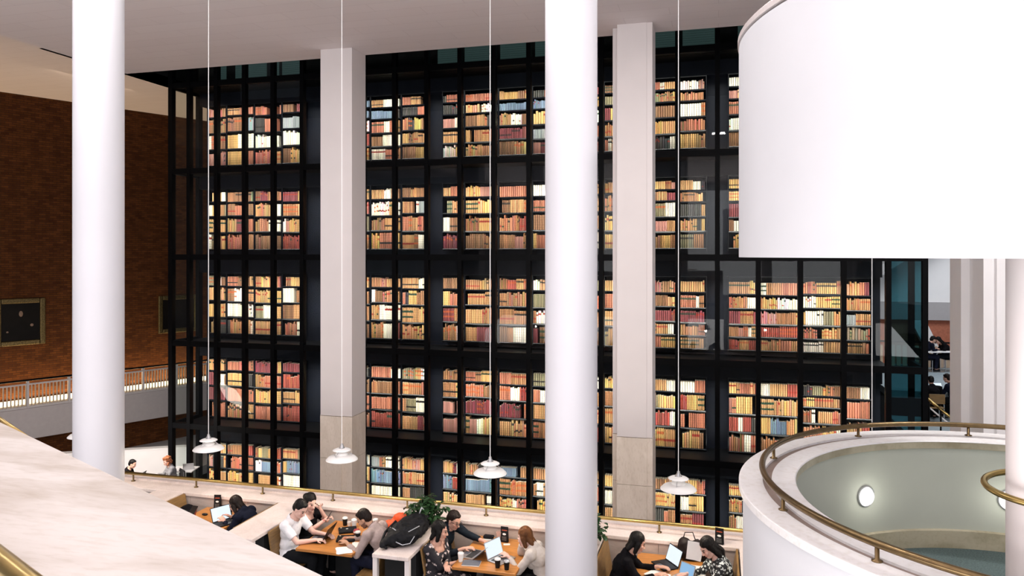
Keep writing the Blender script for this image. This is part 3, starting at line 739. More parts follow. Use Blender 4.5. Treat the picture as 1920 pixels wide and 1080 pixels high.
# ================================================================ PENDANT LAMPS
def pendant(c, py, v, label):
    z = {None: 0}.get(py, 0)
    p = onY(py[0], py[1], v); z = p.z; x = p.x
    T = thing('pendant_lamp', label, 'lamp', (x, v, z), 0, 'white layered pendant lamps over the booths')
    def lat(nm, prof, m, n=40): return MB().lathe(prof, n).build(nm, m, T, ang=45)
    lat('lower_shade', [(0.225, -0.035), (0.223, -0.028), (0.19, 0.004), (0.14, 0.024), (0.075, 0.036), (0.075, 0.030), (0.14, 0.018), (0.188, -0.002), (0.219, -0.034)], M['lampwhite'])
    lat('middle_shade', [(0.088, 0.030), (0.086, 0.055), (0.070, 0.076), (0.045, 0.084), (0.045, 0.080), (0.066, 0.070), (0.080, 0.052), (0.082, 0.030)], M['lampwhite'])
    lat('upper_shade', [(0.128, 0.098), (0.126, 0.103), (0.10, 0.117), (0.045, 0.130), (0.045, 0.125), (0.10, 0.111), (0.122, 0.097)], M['lampwhite'])
    lat('bulb', [(0, -0.02), (0.03, -0.012), (0.042, 0.015), (0.03, 0.05), (0.02, 0.075), (0, 0.075)], M['bulb_small'], 16)
    lat('lamp_holder', [(0, 0.075), (0.03, 0.075), (0.034, 0.15), (0.022, 0.165), (0.018, 0.19), (0, 0.19)], M['alu'], 16)
    mb = MB()
    for k in range(3):
        a = 2*pi*k/3+0.4
        mb.tube([(0.03*cos(a), 0.03*sin(a), 0.12), (0.10*cos(a), 0.10*sin(a), 0.07), (0.15*cos(a), 0.15*sin(a), 0.032)], 0.004, 6)
    mb.build('strut', M['alu'], T)
    MB().tube([(0, 0, 0.18), (0, 0, CZ-z-0.03)], 0.0055, 6).build('cord', M['lampwhite'], T)
    lat('ceiling_rose', [(0, CZ-z), (0.05, CZ-z), (0.04, CZ-z-0.04), (0, CZ-z-0.04)], M['lampwhite'], 16)
    l = bpy.data.lights.new('pendant_light', 'POINT'); l.energy = 26; l.color = (1.0, 0.86, 0.68); l.shadow_soft_size = 0.05
    lo = bpy.data.objects.new('pendant_light', l); COL.objects.link(lo); lo.location = (x, v, z-0.10)
PLAMP = [((156, 814), 'leftmost white layered pendant lamp, half hidden by the left round column'),
         ((391, 838), 'white layered pendant lamp hanging over the far left booth with red bag'),
         ((641, 857), 'white layered pendant lamp hanging in front of the left square pier'),
         ((919, 883), 'white layered pendant lamp over the booth with the floral dress woman'),
         ((1272, 912), 'white layered pendant lamp over the black blazer woman\'s booth'),
         ((1635, 925), 'white pendant lamp at right whose cord alone shows above the curved stair')]
for p, lb in PLAMP: pendant(None, p, 9.6, lb)

# ================================================================ CURVED STAIR: UPPER DRUM, LOWER RING
RC = C2W(4.50, 5.955); RX, RY = RC.x, RC.y
RO, RG, RI, RT = 2.575, 2.35, 2.09, -2.0
T = thing('upper_drum', 'large plain white curved balcony drum overhead at upper right', 'balcony', (RX, RY, -0.02))
def dlat(prof, nm, m, par, closed=True, n=160): return child(MB().lathe(prof, n, (RX, RY, 0), closed=closed), nm, m, par, ang=35)
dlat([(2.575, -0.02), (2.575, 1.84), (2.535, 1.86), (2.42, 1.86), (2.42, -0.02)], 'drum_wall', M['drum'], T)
dlat([(2.585, 1.86), (2.585, 1.905), (2.575, 1.915), (2.40, 1.915), (2.40, 1.86)], 'drum_coping', M['marble_side'], T)
dlat([(2.42, 0.9), (2.42, 1.0), (1.2, 1.0), (1.2, 0.9)], 'landing_floor', M['white'], T)
T = thing('curved_stair_parapet', 'white circular stair parapet with broad marble top at lower right', 'parapet', (RX, RY, FZ))
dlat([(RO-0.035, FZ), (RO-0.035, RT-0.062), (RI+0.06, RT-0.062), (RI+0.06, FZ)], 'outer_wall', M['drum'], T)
dlat([(RI+0.02, -3.15), (RI+0.02, RT-0.075), (RI+0.06, RT-0.075), (RI+0.06, -3.15)], 'inner_wall', M['ringwall'], T)
dlat([(RO, RT-0.06), (RO, RT-0.006), (RO-0.008, RT), (RG+0.022, RT), (RG+0.022, RT-0.06)], 'outer_coping', M['marble_ring'], T)
dlat([(RG+0.021, RT-0.06), (RG+0.021, RT-0.022), (RG-0.055, RT-0.022), (RG-0.055, RT-0.06)], 'coping_groove', M['marble_groove'], T)
dlat([(RG-0.056, RT-0.06), (RG-0.056, RT-0.004), (RI+0.008, RT-0.004), (RI, RT-0.012), (RI, RT-0.016)], 'inner_coping', M['marble_ring'], T)
dlat([(RI+0.002, RT-0.017), (RI+0.002, RT-0.085), (RI+0.03, RT-0.085), (RI+0.03, RT-0.017)], 'coping_underside', M['marble_edge'], T)  # beige colour stands in for the shaded edge of the stone
dlat([(RI-0.012, -3.15), (RI-0.012, -2.965), (RI+0.02, -2.955), (RI+0.02, -3.15)], 'skirting', M['marble_edge'], T)
child(MB().lathe([(0, -3.15), (RI-0.0, -3.15), (RI-0.0, -3.25), (0, -3.25)], 96, (RX, RY, 0)), 'stair_landing', M['carpet'], T)
# bulkhead lamps set in the inner wall
def ringhit(px, r):
    a = (px-960)/1400; A = a*a+1; B = -2*(a*4.50+5.955); C_ = 4.5**2+5.955**2-r*r
    d = (-B+sqrt(B*B-4*A*C_))/(2*A); return a*d, d
for px, py, lb in ((1622, 930, 'round glowing bulkhead lamp on the curved stair wall, left one'), (1893, 938, 'round glowing bulkhead lamp beside the brass rail loop at far right')):
    X, Y = ringhit(px, RI+0.02); p = C2W(X, Y, (478-py)/1400*Y)
    nrm = (Vector((RX, RY, 0))-Vector((p.x, p.y, 0))).normalized()
    T = thing('bulkhead_lamp', lb, 'lamp', p, atan2(nrm.y, nrm.x), 'round bulkhead lamps in the curved stair')
    R = Matrix.Rotation(pi/2, 4, 'Y')
    mb = MB().lathe([(0.098, 0.0), (0.112, 0.0), (0.112, 0.022), (0.104, 0.026), (0.098, 0.02)], 40, closed=True)
    for v in mb.bm.verts: v.co = R @ v.co
    mb.build('rim', M['alu'], T, ang=40)
    mb = MB().lathe([(0, 0.034), (0.04, 0.032), (0.08, 0.022), (0.099, 0.006), (0.099, 0.0), (0, 0.0)], 40)
    for v in mb.bm.verts: v.co = R @ v.co
    mb.build('glowing_lens', M['bulb'], T, smooth=True)
    l = bpy.data.lights.new('bulkhead_light', 'POINT'); l.energy = 2.5; l.color = (1, 0.97, 0.88); l.shadow_soft_size = 0.1
    lo = bpy.data.objects.new('bulkhead_light', l); COL.objects.link(lo); lo.location = p+nrm*0.22
# brass rail running round the parapet
T = thing('curved_handrail', 'bronze handrail on short posts circling the round stair parapet', 'handrail', (RX, RY, RT))
RR = 2.375; RZ = -1.885
a_c = atan2(-RY, -RX)
pts = [(RX+RR*cos(2*pi*k/200), RY+RR*sin(2*pi*k/200), RZ) for k in range(200)]
child(MB().tube(pts, 0.027, 14, closed=True), 'rail', M['brass_dark'], T, True)
for px, py in ((1443, 858), (1470, 956), (1599, 815), (1816, 817)):
    q = onZ(px, py, RT); a = atan2(q.y-RY, q.x-RX); x, y = RX+RR*cos(a), RY+RR*sin(a)
    child(MB().lathe([(0, RT), (0.036, RT), (0.036, RT+0.008), (0.015, RT+0.014), (0.015, RZ), (0, RZ)], 14, (x, y, 0)), 'post', M['brass_dark'], T, True)
for a in (-2.4, -1.9, -1.2, -0.5, 0.1, 0.7):
    x, y = RX+RR*cos(a), RY+RR*sin(a)
    child(MB().lathe([(0, RT), (0.036, RT), (0.036, RT+0.008), (0.015, RT+0.014), (0.015, RZ), (0, RZ)], 14, (x, y, 0)), 'post', M['brass_dark'], T, True)
# newel column with brass loop
NC = C2W(3.43, 4.80)
o = MB().lathe([(0, -3.149), (0.216, -3.149), (0.216, -0.0), (0, -0.0)], 48).build('newel_column', M['pier'], ang=40)
o.location = (NC.x, NC.y, 0); tag(o, 'slim white round column at the far right edge inside the curved stair', 'column')
T = thing('brass_rail_loop', 'bright brass handrail loop curling round the slim column at far right', 'handrail', (NC.x, NC.y, -1.5))
mb = MB(); pts = []
for k in range(60):
    a = TH+radians(40)+2*pi*k/59*0.94
    pts.append((NC.x+0.335*cos(a), NC.y+0.335*sin(a), -1.475-0.10*(k/59)))
child(mb.tube(pts, 0.021, 14), 'rail', M['brass'], T, True)
mb = MB()
for a in (TH+2.6, TH+5.2):
    mb.tube([(NC.x+0.21*cos(a), NC.y+0.21*sin(a), -1.60), (NC.x+0.335*cos(a), NC.y+0.335*sin(a), -1.54)], 0.008, 8)
child(mb, 'bracket', M['brass_dark'], T)

# ================================================================ MARBLE PARAPET IN THE FOREGROUND
qz = -0.80
def pz(px, py): d = 0.80*1400/(py-478); return Vector(((px-960)/1400*d, d))
e0, e1 = pz(0, 790), pz(612, 1080)
edir = (e1-e0).normalized(); enrm = Vector((edir.y, -edir.x))
if enrm.dot(-e0) < 0: enrm = -enrm
A_ = e0-edir*3.5; B_ = e1+edir*1.3; wid = 0.62
T = thing('marble_parapet', 'broad cream travertine parapet top in the foreground at lower left', 'parapet', C2W(*((A_+B_)/2), -1.9))
def quadc(a, b, o0, o1): return [C2W(*(a+enrm*o0)), C2W(*(b+enrm*o0)), C2W(*(b+enrm*o1)), C2W(*(a+enrm*o1))]
mb = MB(); mb.prism([(p.x, p.y) for p in quadc(A_, B_, 0.0, wid)], qz-0.06, qz)
bmesh.ops.bevel(mb.bm, geom=list(mb.bm.edges), offset=0.006, segments=2, affect='EDGES')
cap_o = child(mb, 'coping', M['marble'], T)
mb = MB(); mb.prism([(p.x, p.y) for p in quadc(A_, B_, 0.04, wid-0.05)], -2.4, qz-0.061); child(mb, 'wall_body', M['marble_wall'], T)
# the upper landing the camera stands on
struct(MB().prism([(p.x, p.y) for p in quadc(A_, B_, wid-0.05, 2.6)], -2.6, -2.4).build('floor.003', M['carpet']))
# near brass rail (pixels (0,1020)->(80,1080)) just inside the parapet
T = thing('inner_handrail', 'thick brass handrail at the bottom left corner, nearest to the viewer', 'handrail', C2W(-0.9, 1.3, -0.85))
def pr(px, py): d = 0.745*1400/(py-478); return Vector(((px-960)/1400*d, d))
r0, r1 = pr(-12, 1040), pr(55, 1093)
rd = (r1-r0).normalized()
child(MB().tube([C2W(*(r0-rd*2.0), -0.745), C2W(*r0, -0.745), C2W(*r1, -0.745), C2W(*(r1+rd*0.5), -0.745)], 0.026, 16), 'rail', M['brass'], T, True)
for k in (-1.6, 0.35):
    c = r0+rd*k; child(MB().tube([C2W(*c, -0.75), C2W(*c, -0.799)], 0.010, 8), 'bracket', M['brass_dark'], T)
# outer lower brass handrail showing at the far left edge
T = thing('outer_handrail', 'thin brass handrail descending beyond the parapet at the left edge', 'handrail', atD(10, 795, 3.6))
pa, pb = atD(-60, 745, 4.1), atD(70, 836, 3.3)
child(MB().tube([pa, (pa+pb)/2, pb], 0.013, 10), 'rail', M['brass'], T, True)
child(MB().tube([pa-Vector((0, 0, 0.045)), (pa+pb)/2-Vector((0, 0, 0.045)), pb-Vector((0, 0, 0.045))], 0.009, 8), 'lower_rail', M['brass_dark'], T, True)
#PEOPLE_MARK
# ================================================================ PEOPLE
from mathutils import noise as mnoise
def bake(mb, voxel, smooth=3, fac=0.5):
    """fuse overlapping closed shapes into one continuous skin"""
    me = bpy.data.meshes.new('t'); mb.bm.to_mesh(me); mb.bm.free()
    o = bpy.data.objects.new('t', me); COL.objects.link(o)
    r = o.modifiers.new('r', 'REMESH'); r.mode = 'VOXEL'; r.voxel_size = voxel; r.use_smooth_shade = True
    if smooth:
        q = o.modifiers.new('s', 'SMOOTH'); q.factor = fac; q.iterations = smooth
    dg = bpy.context.evaluated_depsgraph_get(); dg.update()
    out = bpy.data.meshes.new_from_object(o.evaluated_get(dg), depsgraph=dg)
    bpy.data.objects.remove(o); bpy.data.meshes.remove(me)
    for p in out.polygons: p.use_smooth = True
    return out
def cutmesh(me, pred):
    bm = bmesh.new(); bm.from_mesh(me)
    bmesh.ops.delete(bm, geom=[v for v in bm.verts if pred(v.co)], context='VERTS'); bm.to_mesh(me); bm.free()
def ik(S, H, l1, l2, pole):
    S, H = Vector(S), Vector(H); d = H-S; L = d.length
    if L > (l1+l2)*0.995: H = S+d*((l1+l2)*0.995/L); d = H-S; L = d.length
    a = (l1*l1-l2*l2+L*L)/(2*L); h = sqrt(max(0, l1*l1-a*a)); n = d.normalized()
    p = Vector(pole); p = (p-n*p.dot(n)).normalized()
    return S+n*a+p*h, H
def rotY(v, a): return Vector((v[0]*cos(a)+v[2]*sin(a), v[1], -v[0]*sin(a)+v[2]*cos(a)))
SK = {'fair': (0.62, 0.36, 0.27), 'tan': (0.48, 0.27, 0.17), 'pale': (0.72, 0.47, 0.39)}
def person(label, loc, yaw, lean=12, hunch=12, hyaw=0, hpitch=25, L=(0.42, 0.10, 0.34), R=(0.42, -0.10, 0.34), poleL=(-.3, .5, -1), poleR=(-.3, -.5, -1),
           skin='fair', top='tshirt', sleeve=1.0, bottom='jeans', hair='short', hairm='hair_black', neck=0.055, fem=False, twist=0, glasses=False, beard=False,
           curlL=0.5, curlR=0.5, handL=None, handR=None, vox=0.0062, legs=True, sp=1.0, collar=False, group='people in the hall'):
    T = thing('person', label, 'person', loc, yaw)
    l1, l2 = radians(lean), radians(lean+hunch)
    k = 0.94 if fem else 1.0; ks = k*sp
    pel = Vector((0, 0, 0.105)); ch = pel+Vector((sin(l1), 0, cos(l1)))*0.27*ks; nb = ch+Vector((sin(l2), 0, cos(l2)))*0.23*ks
    l3 = radians(lean+hunch+min(25, hpitch*0.5)); nt = nb+Vector((sin(l3), 0, cos(l3)))*0.085
    Rh = Matrix.Rotation(radians(hyaw), 3, 'Z') @ Matrix.Rotation(radians(hpitch), 3, 'Y')
    hc = nt+Rh @ Vector((0.022, 0, 0.085))
    sw = (0.165 if fem else 0.19)
    Rt = Matrix.Rotation(radians(twist), 3, 'Z')
    d2 = Vector((sin(l2), 0, cos(l2)))
    shc = ch+d2*0.165*k
    SL, SR = shc+Rt @ Vector((0, sw, 0)), shc+Rt @ Vector((0, -sw, 0))
    EL, HL = ik(SL, L, 0.285*k, 0.25*k, poleL); ER, HR = ik(SR, R, 0.285*k, 0.25*k, poleR)
    hipL, hipR = Vector((0.02, 0.09, 0.085)), Vector((0.02, -0.09, 0.085))
    kL, kR = Vector((0.43, 0.11, 0.085)), Vector((0.43, -0.11, 0.085))
    aL, aR = Vector((0.40, 0.11, -0.34)), Vector((0.36, -0.12, -0.34))
    R1 = Matrix.Rotation(l1, 3, 'Y'); R2 = Rt @ Matrix.Rotation(l2, 3, 'Y')
    def torso(mb, g):
        mb.ell(pel, (0.125+g, (0.165 if not fem else 0.172)+g, 0.115+g), R1)
        mb.ell((pel+ch)/2+Vector((0.0, 0, 0)), (0.108+g, (0.145 if not fem else 0.128)+g, 0.15+g), R1)
        mb.ell(ch+d2*0.05, (0.118+g, (0.165 if not fem else 0.142)+g, 0.16+g), R2)
        if fem:
            for y in (0.062, -0.062): mb.ell(ch+R2 @ Vector((0.085, y, 0.045)), (0.058+g, 0.062+g, 0.06+g), R2)
        mb.cap(SL, SR, 0.062*k+g, 0.062*k+g)
        mb.cap(shc+d2*0.03, nb, 0.085+g, 0.055+g*0.5, flat=g > 0)
    def hand(mb, E, H, inward, curl, up=None):
        f = (H-E).normalized(); z = Vector((0, 0, 1)) if up is None else Vector(up)
        side = f.cross(z).normalized(); n = side.cross(f).normalized()      # n = back of hand
        if up is None: f = (f*0.8+Vector((1, 0, -0.15))*0.4).normalized(); side = f.cross(n).normalized(); n = side.cross(f).normalized()
        Rm = Matrix([f, -side, n]).transposed()
        palm = H+f*0.05
        mb.ell(palm, (0.052, 0.041, 0.0165), Rm, 12)
        mb.cap(H-f*0.01, palm, 0.022, 0.020, 10)
        s_ = -side*inward                                                  # thumb side
        for i, (o_, ln) in enumerate(((0.031, 0.066), (0.011, 0.075), (-0.010, 0.070), (-0.030, 0.056))):
            a = H+f*0.085+s_*o_; c1 = curl*0.7; m = a+(f*cos(c1)-n*sin(c1)+s_*o_*1.5)*ln*0.52; c2 = curl*1.9
            e = m+(f*cos(c2)-n*sin(c2))*ln*0.55
            mb.cap(a-f*0.02, m, 0.0092, 0.0085, 8); mb.cap(m, e, 0.0085, 0.0075, 8)
        a = H+f*0.028+s_*0.030; m = a+(f*0.6+s_*0.75-n*0.25)*0.038; e = m+(f*0.9+s_*0.2-n*0.3)*0.032
        mb.cap(a-s_*0.01, m, 0.0125, 0.0105, 8); mb.cap(m, e, 0.0105, 0.0085, 8)
        return palm, f, n
    # ---- body
    mb = MB(); torso(mb, -0.004)
    mb.cap(nb-d2*0.03, nt, 0.056 if not fem else 0.048, 0.052 if not fem else 0.044)
    H3 = lambda p: hc+Rh @ Vector(p)
    hs = 1.0 if not fem else 0.95
    mb.ell(H3((-0.008, 0, 0.028)), (0.099*hs, 0.077*hs, 0.098*hs), Rh)
    mb.ell(H3((0.030, 0, -0.028)), (0.066*hs, 0.063*hs, 0.088*hs), Rh)
    mb.ell(H3((0.052, 0, -0.098)), (0.036, 0.036, 0.027), Rh)
    mb.cap(H3((0.0, 0.045, -0.07)), H3((0.05, 0.018, -0.102)), 0.026, 0.02, 10); mb.cap(H3((0.0, -0.045, -0.07)), H3((0.05, -0.018, -0.102)), 0.026, 0.02, 10)
    mb.cap(H3((0.088, 0, 0.008)), H3((0.108, 0, -0.034)), 0.009, 0.0135, 10)
    mb.ell(H3((0.098, 0.012, -0.038)), (0.010, 0.008, 0.008), Rh, 10); mb.ell(H3((0.098, -0.012, -0.038)), (0.010, 0.008, 0.008), Rh, 10)
    mb.ell(H3((0.080, 0, 0.020)), (0.016, 0.050, 0.012), Rh)
    mb.ell(H3((0.089, 0, -0.064)), (0.010, 0.024, 0.0065), Rh, 10); mb.ell(H3((0.087, 0, -0.074)), (0.010, 0.021, 0.0065), Rh, 10)
    for y in (0.045, -0.045): mb.ell(H3((0.062, y, -0.022)), (0.02, 0.02, 0.022), Rh)
    for y in (0.076*hs, -0.076*hs): mb.ell(H3((-0.006, y, -0.016)), (0.018, 0.009, 0.030), Rh @ Matrix.Rotation(0.2 if y > 0 else -0.2, 3, 'Z'), 10)
    for S, E, H in ((SL, EL, HL), (SR, ER, HR)):
        mb.cap(S, E, 0.047*k, 0.038*k); mb.cap(E, H, 0.038*k, 0.0245*k)
    pL = hand(mb, EL, HL, 1, curlL, handL); pR = hand(mb, ER, HR, -1, curlR, handR)
    if legs:
        for h, kn, an in ((hipL, kL, aL), (hipR, kR, aR)):
            mb.cap(h, kn, 0.082, 0.054); mb.cap(kn, an, 0.054, 0.036)
            mb.cap(an+Vector((0, 0, -0.03)), an+Vector((0.13, 0, -0.065)), 0.035, 0.027)
    me = bake(mb, vox, 2)
    ca = me.color_attributes.new('Col', 'FLOAT_COLOR', 'POINT'); sk = SK[skin]
    Ri = Rh.transposed()
    for i, v in enumerate(me.vertices):
        p = Ri @ (v.co-hc); c = sk
        if p.x > 0.05:
            if ((p.z+0.069)/0.011)**2+(p.y/0.024)**2 < 1: c = (sk[0]*0.80, sk[1]*0.42, sk[2]*0.42)
            elif abs(p.z-0.027) < 0.0055 and 0.012 < abs(p.y) < 0.046: c = (0.05, 0.03, 0.02)
            elif abs(p.z+0.03) < 0.035 and 0.02 < abs(p.y) < 0.055: c = (sk[0], sk[1]*0.88, sk[2]*0.86)
        if beard and p.z < -0.045 and p.x > -0.01 and p.z > -0.14 and not (((p.z+0.069)/0.011)**2+(p.y/0.024)**2 < 1) and p.length < 0.16: c = (sk[0]*0.35, sk[1]*0.30, sk[2]*0.30)
        ca.data[i].color = (*c, 1)
    body = link('body', me, M['skin'], T)
    # eyes
    for y in (0.030, -0.030):
        MB().ell(H3((0.0845, y, 0.004)), (0.010, 0.013, 0.0065), Rh, 10).build('eye', M['eye'], body, smooth=True)
    # ---- top
    g = 0.014
    mb = MB(); torso(mb, g)
    for S, E, H in ((SL, EL, HL), (SR, ER, HR)):
        if sleeve <= 0.5:
            m_ = S.lerp(E, sleeve*2); mb.cap(S, m_, 0.062*k+0.008, 0.060*k, 12, flat=True)
        else:
            mb.cap(S, E, 0.060*k+0.006, 0.052*k)
            m_ = E.lerp(H, (sleeve-0.5)*2*0.97); mb.cap(E, m_, 0.052*k, 0.038*k, 12, flat=True)
    # hem
    me = bake(mb, 0.009, 3)
    nk = nb+Vector((0.03, 0, 0.02))
    def necky(c):
        d = c-nk; d.x *= 0.75 if d.x > 0 else 1.0
        if d.length < neck+0.022: return True
        if fem and neck > 0.08:
            q = R2.transposed() @ (c-ch); return q.x > 0.02 and q.z > 0.115 and abs(q.y) < 0.085
        return False
    cutmesh(me, necky)
    bm = bmesh.new(); bm.from_mesh(me)
    for v in bm.verts:
        nn = mnoise.noise(v.co*11)+0.5*mnoise.noise(v.co*27+Vector((3, 1, 2)))
        v.co += v.normal*0.009*nn
    bm.to_mesh(me); bm.free()
    link('top', me, M[top], T)
    if collar:
        ax = (nt-nb).normalized(); q = ax.to_track_quat('Z', 'Y').to_matrix(); mb = MB(); n_ = 28
        prof = ((0.074, -0.005), (0.068, 0.036), (0.080, 0.020), (0.092, -0.012))
        rg = [[mb.bm.verts.new(nb+q @ Vector((r_*cos(2*pi*i/n_), r_*sin(2*pi*i/n_), z_))) for i in range(n_)] for r_, z_ in prof]
        for A_r, B_r in zip(rg, rg[1:]):
            for i in range(n_): mb.bm.faces.new([A_r[i], A_r[(i+1) % n_], B_r[(i+1) % n_], B_r[i]])
        mb.build('collar', M[top], T, smooth=True)
    if legs:
        mb = MB(); mb.ell(pel, (0.135, 0.18, 0.115), R1)
        for h, kn, an in ((hipL, kL, aL), (hipR, kR, aR)):
            mb.cap(h, kn, 0.098, 0.070); mb.cap(kn, an, 0.070, 0.056, 12, flat=True)
        link('trousers', bake(mb, 0.011, 3), M[bottom], T)
        for an in (aL, aR):
            mb = MB().cap(an+Vector((-0.01, 0, -0.045)), an+Vector((0.14, 0, -0.068)), 0.042, 0.034)
            link('shoe', bake(mb, 0.010, 2), M['plastic_black'], T)
    # ---- hair
    mb = MB()
    def E_(c, r): mb.ell(H3(c), r, Rh)
    E_((-0.020, 0, 0.045), (0.098*hs, 0.085*hs, 0.092*hs)); E_((-0.052, 0, -0.002), (0.066*hs, 0.076*hs, 0.080*hs))
    if hair == 'short': E_((0.035, 0, 0.095), (0.045, 0.05, 0.025))
    if hair == 'receding': pass
    if hair in ('bun', 'tail', 'bob', 'curly', 'long'):
        E_((-0.022, 0, 0.045), (0.104*hs, 0.094*hs, 0.100*hs))
    if hair == 'bun': E_((-0.125, 0, 0.02), (0.045, 0.05, 0.05))
    if hair == 'tail':
        mb.cap(H3((-0.10, 0, 0.0)), H3((-0.13, 0, -0.10)), 0.036, 0.032); mb.cap(H3((-0.13, 0, -0.10)), H3((-0.09, 0.01, -0.22)), 0.032, 0.012)
    if hair == 'long':
        for y in (-0.062, -0.03, 0, 0.03, 0.062):
            a = H3((-0.06 if abs(y) < 0.05 else -0.02, y, -0.0)); b = H3((-0.11 if abs(y) < 0.05 else -0.045, y*1.15, -0.13)); c = b+Vector((-0.03, y*0.1, -0.13))
            mb.cap(a, b, 0.038, 0.034); mb.cap(b, c, 0.034, 0.016)
    if hair == 'bob':
        for y in (-0.07, -0.04, 0, 0.04, 0.07):
            a = H3((-0.05 if abs(y) < 0.05 else 0.0, y, 0.0)); b = H3((-0.09 if abs(y) < 0.05 else -0.005, y*1.1, -0.10))
            mb.cap(a, b, 0.036, 0.026)
    if hair == 'curly':
        rr = random.Random(5)
        for _ in range(46):
            a = rr.uniform(0, 2*pi); z = rr.uniform(-0.10, 0.12); x = cos(a)*0.095-0.03
            if x > 0.03 and z < 0.07: continue
            E_((x, sin(a)*0.09, z), (0.03, 0.03, 0.03))
    me = bake(mb, 0.0075, 2)
    amp = 0.010 if hair == 'curly' else 0.0045
    bm = bmesh.new(); bm.from_mesh(me); bm.normal_update()
    for v in bm.verts:
        p = Ri @ (v.co-hc); nn = mnoise.noise(Vector((p.x*18, p.y*70, p.z*18)))
        v.co += v.normal*amp*nn
    bmesh.ops.delete(bm, geom=[v for v in bm.verts if (lambda p: p.x > 0.035 and p.z < 0.055 and abs(p.y) < 0.068)(Ri @ (v.co-hc))], context='VERTS')
    bm.to_mesh(me); bm.free()
    link('hair', me, M[hairm], T)
    if glasses:
        mb = MB()
        for y in (0.032, -0.032):
            pts = [H3((0.108, y+0.023*cos(a), 0.002+0.017*sin(a))) for a in [2*pi*q/16 for q in range(16)]]
            mb.tube(pts, 0.0030, 6, closed=True)
            mb.tube([H3((0.106, y*1.72, 0.006)), H3((0.01, y*2.5, 0.004))], 0.0026, 6)
        mb.tube([H3((0.108, 0.009, 0.006)), H3((0.108, -0.009, 0.006))], 0.0026, 6)
        mb.build('glasses', M['plastic_black'], T)
    mw = Matrix.Translation(T.location) @ Matrix.Rotation(yaw, 4, 'Z')
    return T, mw, pL, pR, hc

SZ = -4.296
def tp(px, py, z=-4.0): return onZ(px, py, z)
# far left booth
P1 = person('woman in navy top with dark wavy hair typing at laptop in far left booth', (-6.66, 9.72, SZ), pi, sp=0.84, lean=22, hunch=22, hpitch=30, hyaw=0, L=(0.42, 0.16, 0.335), R=(0.44, -0.02, 0.34),
            top='navycloth', hair='bob', hairm='hair_dark', fem=True, skin='fair', bottom='trousers')
# white T-shirt booth
P2 = person('man in white T-shirt with short dark hair typing, looking down at his laptop', (-5.85, 9.33, SZ), 0.05, lean=3, hunch=11, hpitch=34, hyaw=-12, L=(0.50, 0.12, 0.345), R=(0.46, -0.10, 0.345),
            top='tshirt', sleeve=0.36, hair='short', hairm='hair_black', skin='pale', neck=0.06, bottom='trousers', twist=-5)
P3 = person('woman in black V-neck leaning on her hand and looking at a phone', (-5.90, 9.82, SZ), -0.10, sp=0.87, lean=0, hunch=12, hpitch=20, hyaw=-20, L=(0.24, 0.05, 0.56), R=(0.42, -0.10, 0.46),
            poleL=(1, 0.3, -1.0), poleR=(0.2, -0.4, -1), top='blackcloth', sleeve=0.36, hair='bun', hairm='hair_black', fem=True, skin='pale', neck=0.085, curlL=1.1, curlR=0.9, handL=(-0.5, 0.8, 0), handR=(-0.6, -0.3, 0.7), bottom='trousers')
P4 = person('man in dusty pink shirt with dark beard, bent over papers and writing', (-4.40, 9.42, SZ), pi-0.12, sp=0.97, lean=16, hunch=22, hpitch=36, hyaw=12, L=(0.50, 0.20, 0.34), R=(0.58, 0.02, 0.335),
            top='pinkshirt', collar=True, sleeve=0.9, hair='short', hairm='hair_dark', skin='tan', beard=True, bottom='jeans', curlR=0.9)
# floral dress booth
P5 = person('woman in floral black dress with dark hair, arms folded, seated by the wooden bench end', (-3.60, 9.20, SZ), -0.25, sp=0.86, lean=0, hunch=6, hpitch=10, hyaw=28, L=(0.24, -0.10, 0.30), R=(0.26, 0.12, 0.26),
            poleL=(-0.3, 1, -0.8), poleR=(-0.3, -1, -0.8), top='floral', sleeve=0.78, hair='bob', hairm='hair_black', fem=True, skin='fair', neck=0.10, bottom='floral')
P6 = person('man in dark slate shirt and glasses working on a silver laptop', (-3.72, 9.78, SZ), -0.12, sp=0.80, lean=5, hunch=18, hpitch=24, hyaw=-14, L=(0.62, 0.10, 0.345), R=(0.44, -0.20, 0.34),
            top='slatecloth', collar=True, sleeve=0.86, hair='short', hairm='hair_dark', skin='fair', glasses=True, beard=False, bottom='trousers', curlL=0.25)
P7 = person('woman in cream knit with auburn hair resting her face on her hand at laptop', (-2.17, 9.45, SZ), pi-0.05, sp=0.86, lean=16, hunch=18, hpitch=20, hyaw=-6, L=(0.47, 0.08, 0.35), R=(0.33, -0.03, 0.50),
            poleR=(1, -0.4, -0.9), top='cream', sleeve=0.95, hair='bob', hairm='hair_auburn', fem=True, skin='pale', curlR=1.0, handR=(-0.5, 0.6, 0.3), bottom='trousers')
# right booth
P8 = person('woman in black blazer with black hair typing at a black laptop', (-1.24, 9.42, SZ), 0.10, lean=14, hunch=12, hpitch=22, hyaw=10, L=(0.52, 0.13, 0.35), R=(0.50, -0.10, 0.345),
            top='blackcloth', collar=True, sleeve=0.92, hair='bob', hairm='hair_black', fem=True, skin='fair', bottom='trousers')
P9 = person('woman in black and white print top with long black hair, writing with head bowed', (0.07, 9.60, SZ), pi+0.25, lean=3, hunch=16, hpitch=38, hyaw=10, L=(0.42, 0.12, 0.34), R=(0.46, -0.02, 0.34),
            top='pattern', sleeve=0.9, hair='long', hairm='hair_black', fem=True, skin='pale', bottom='trousers')

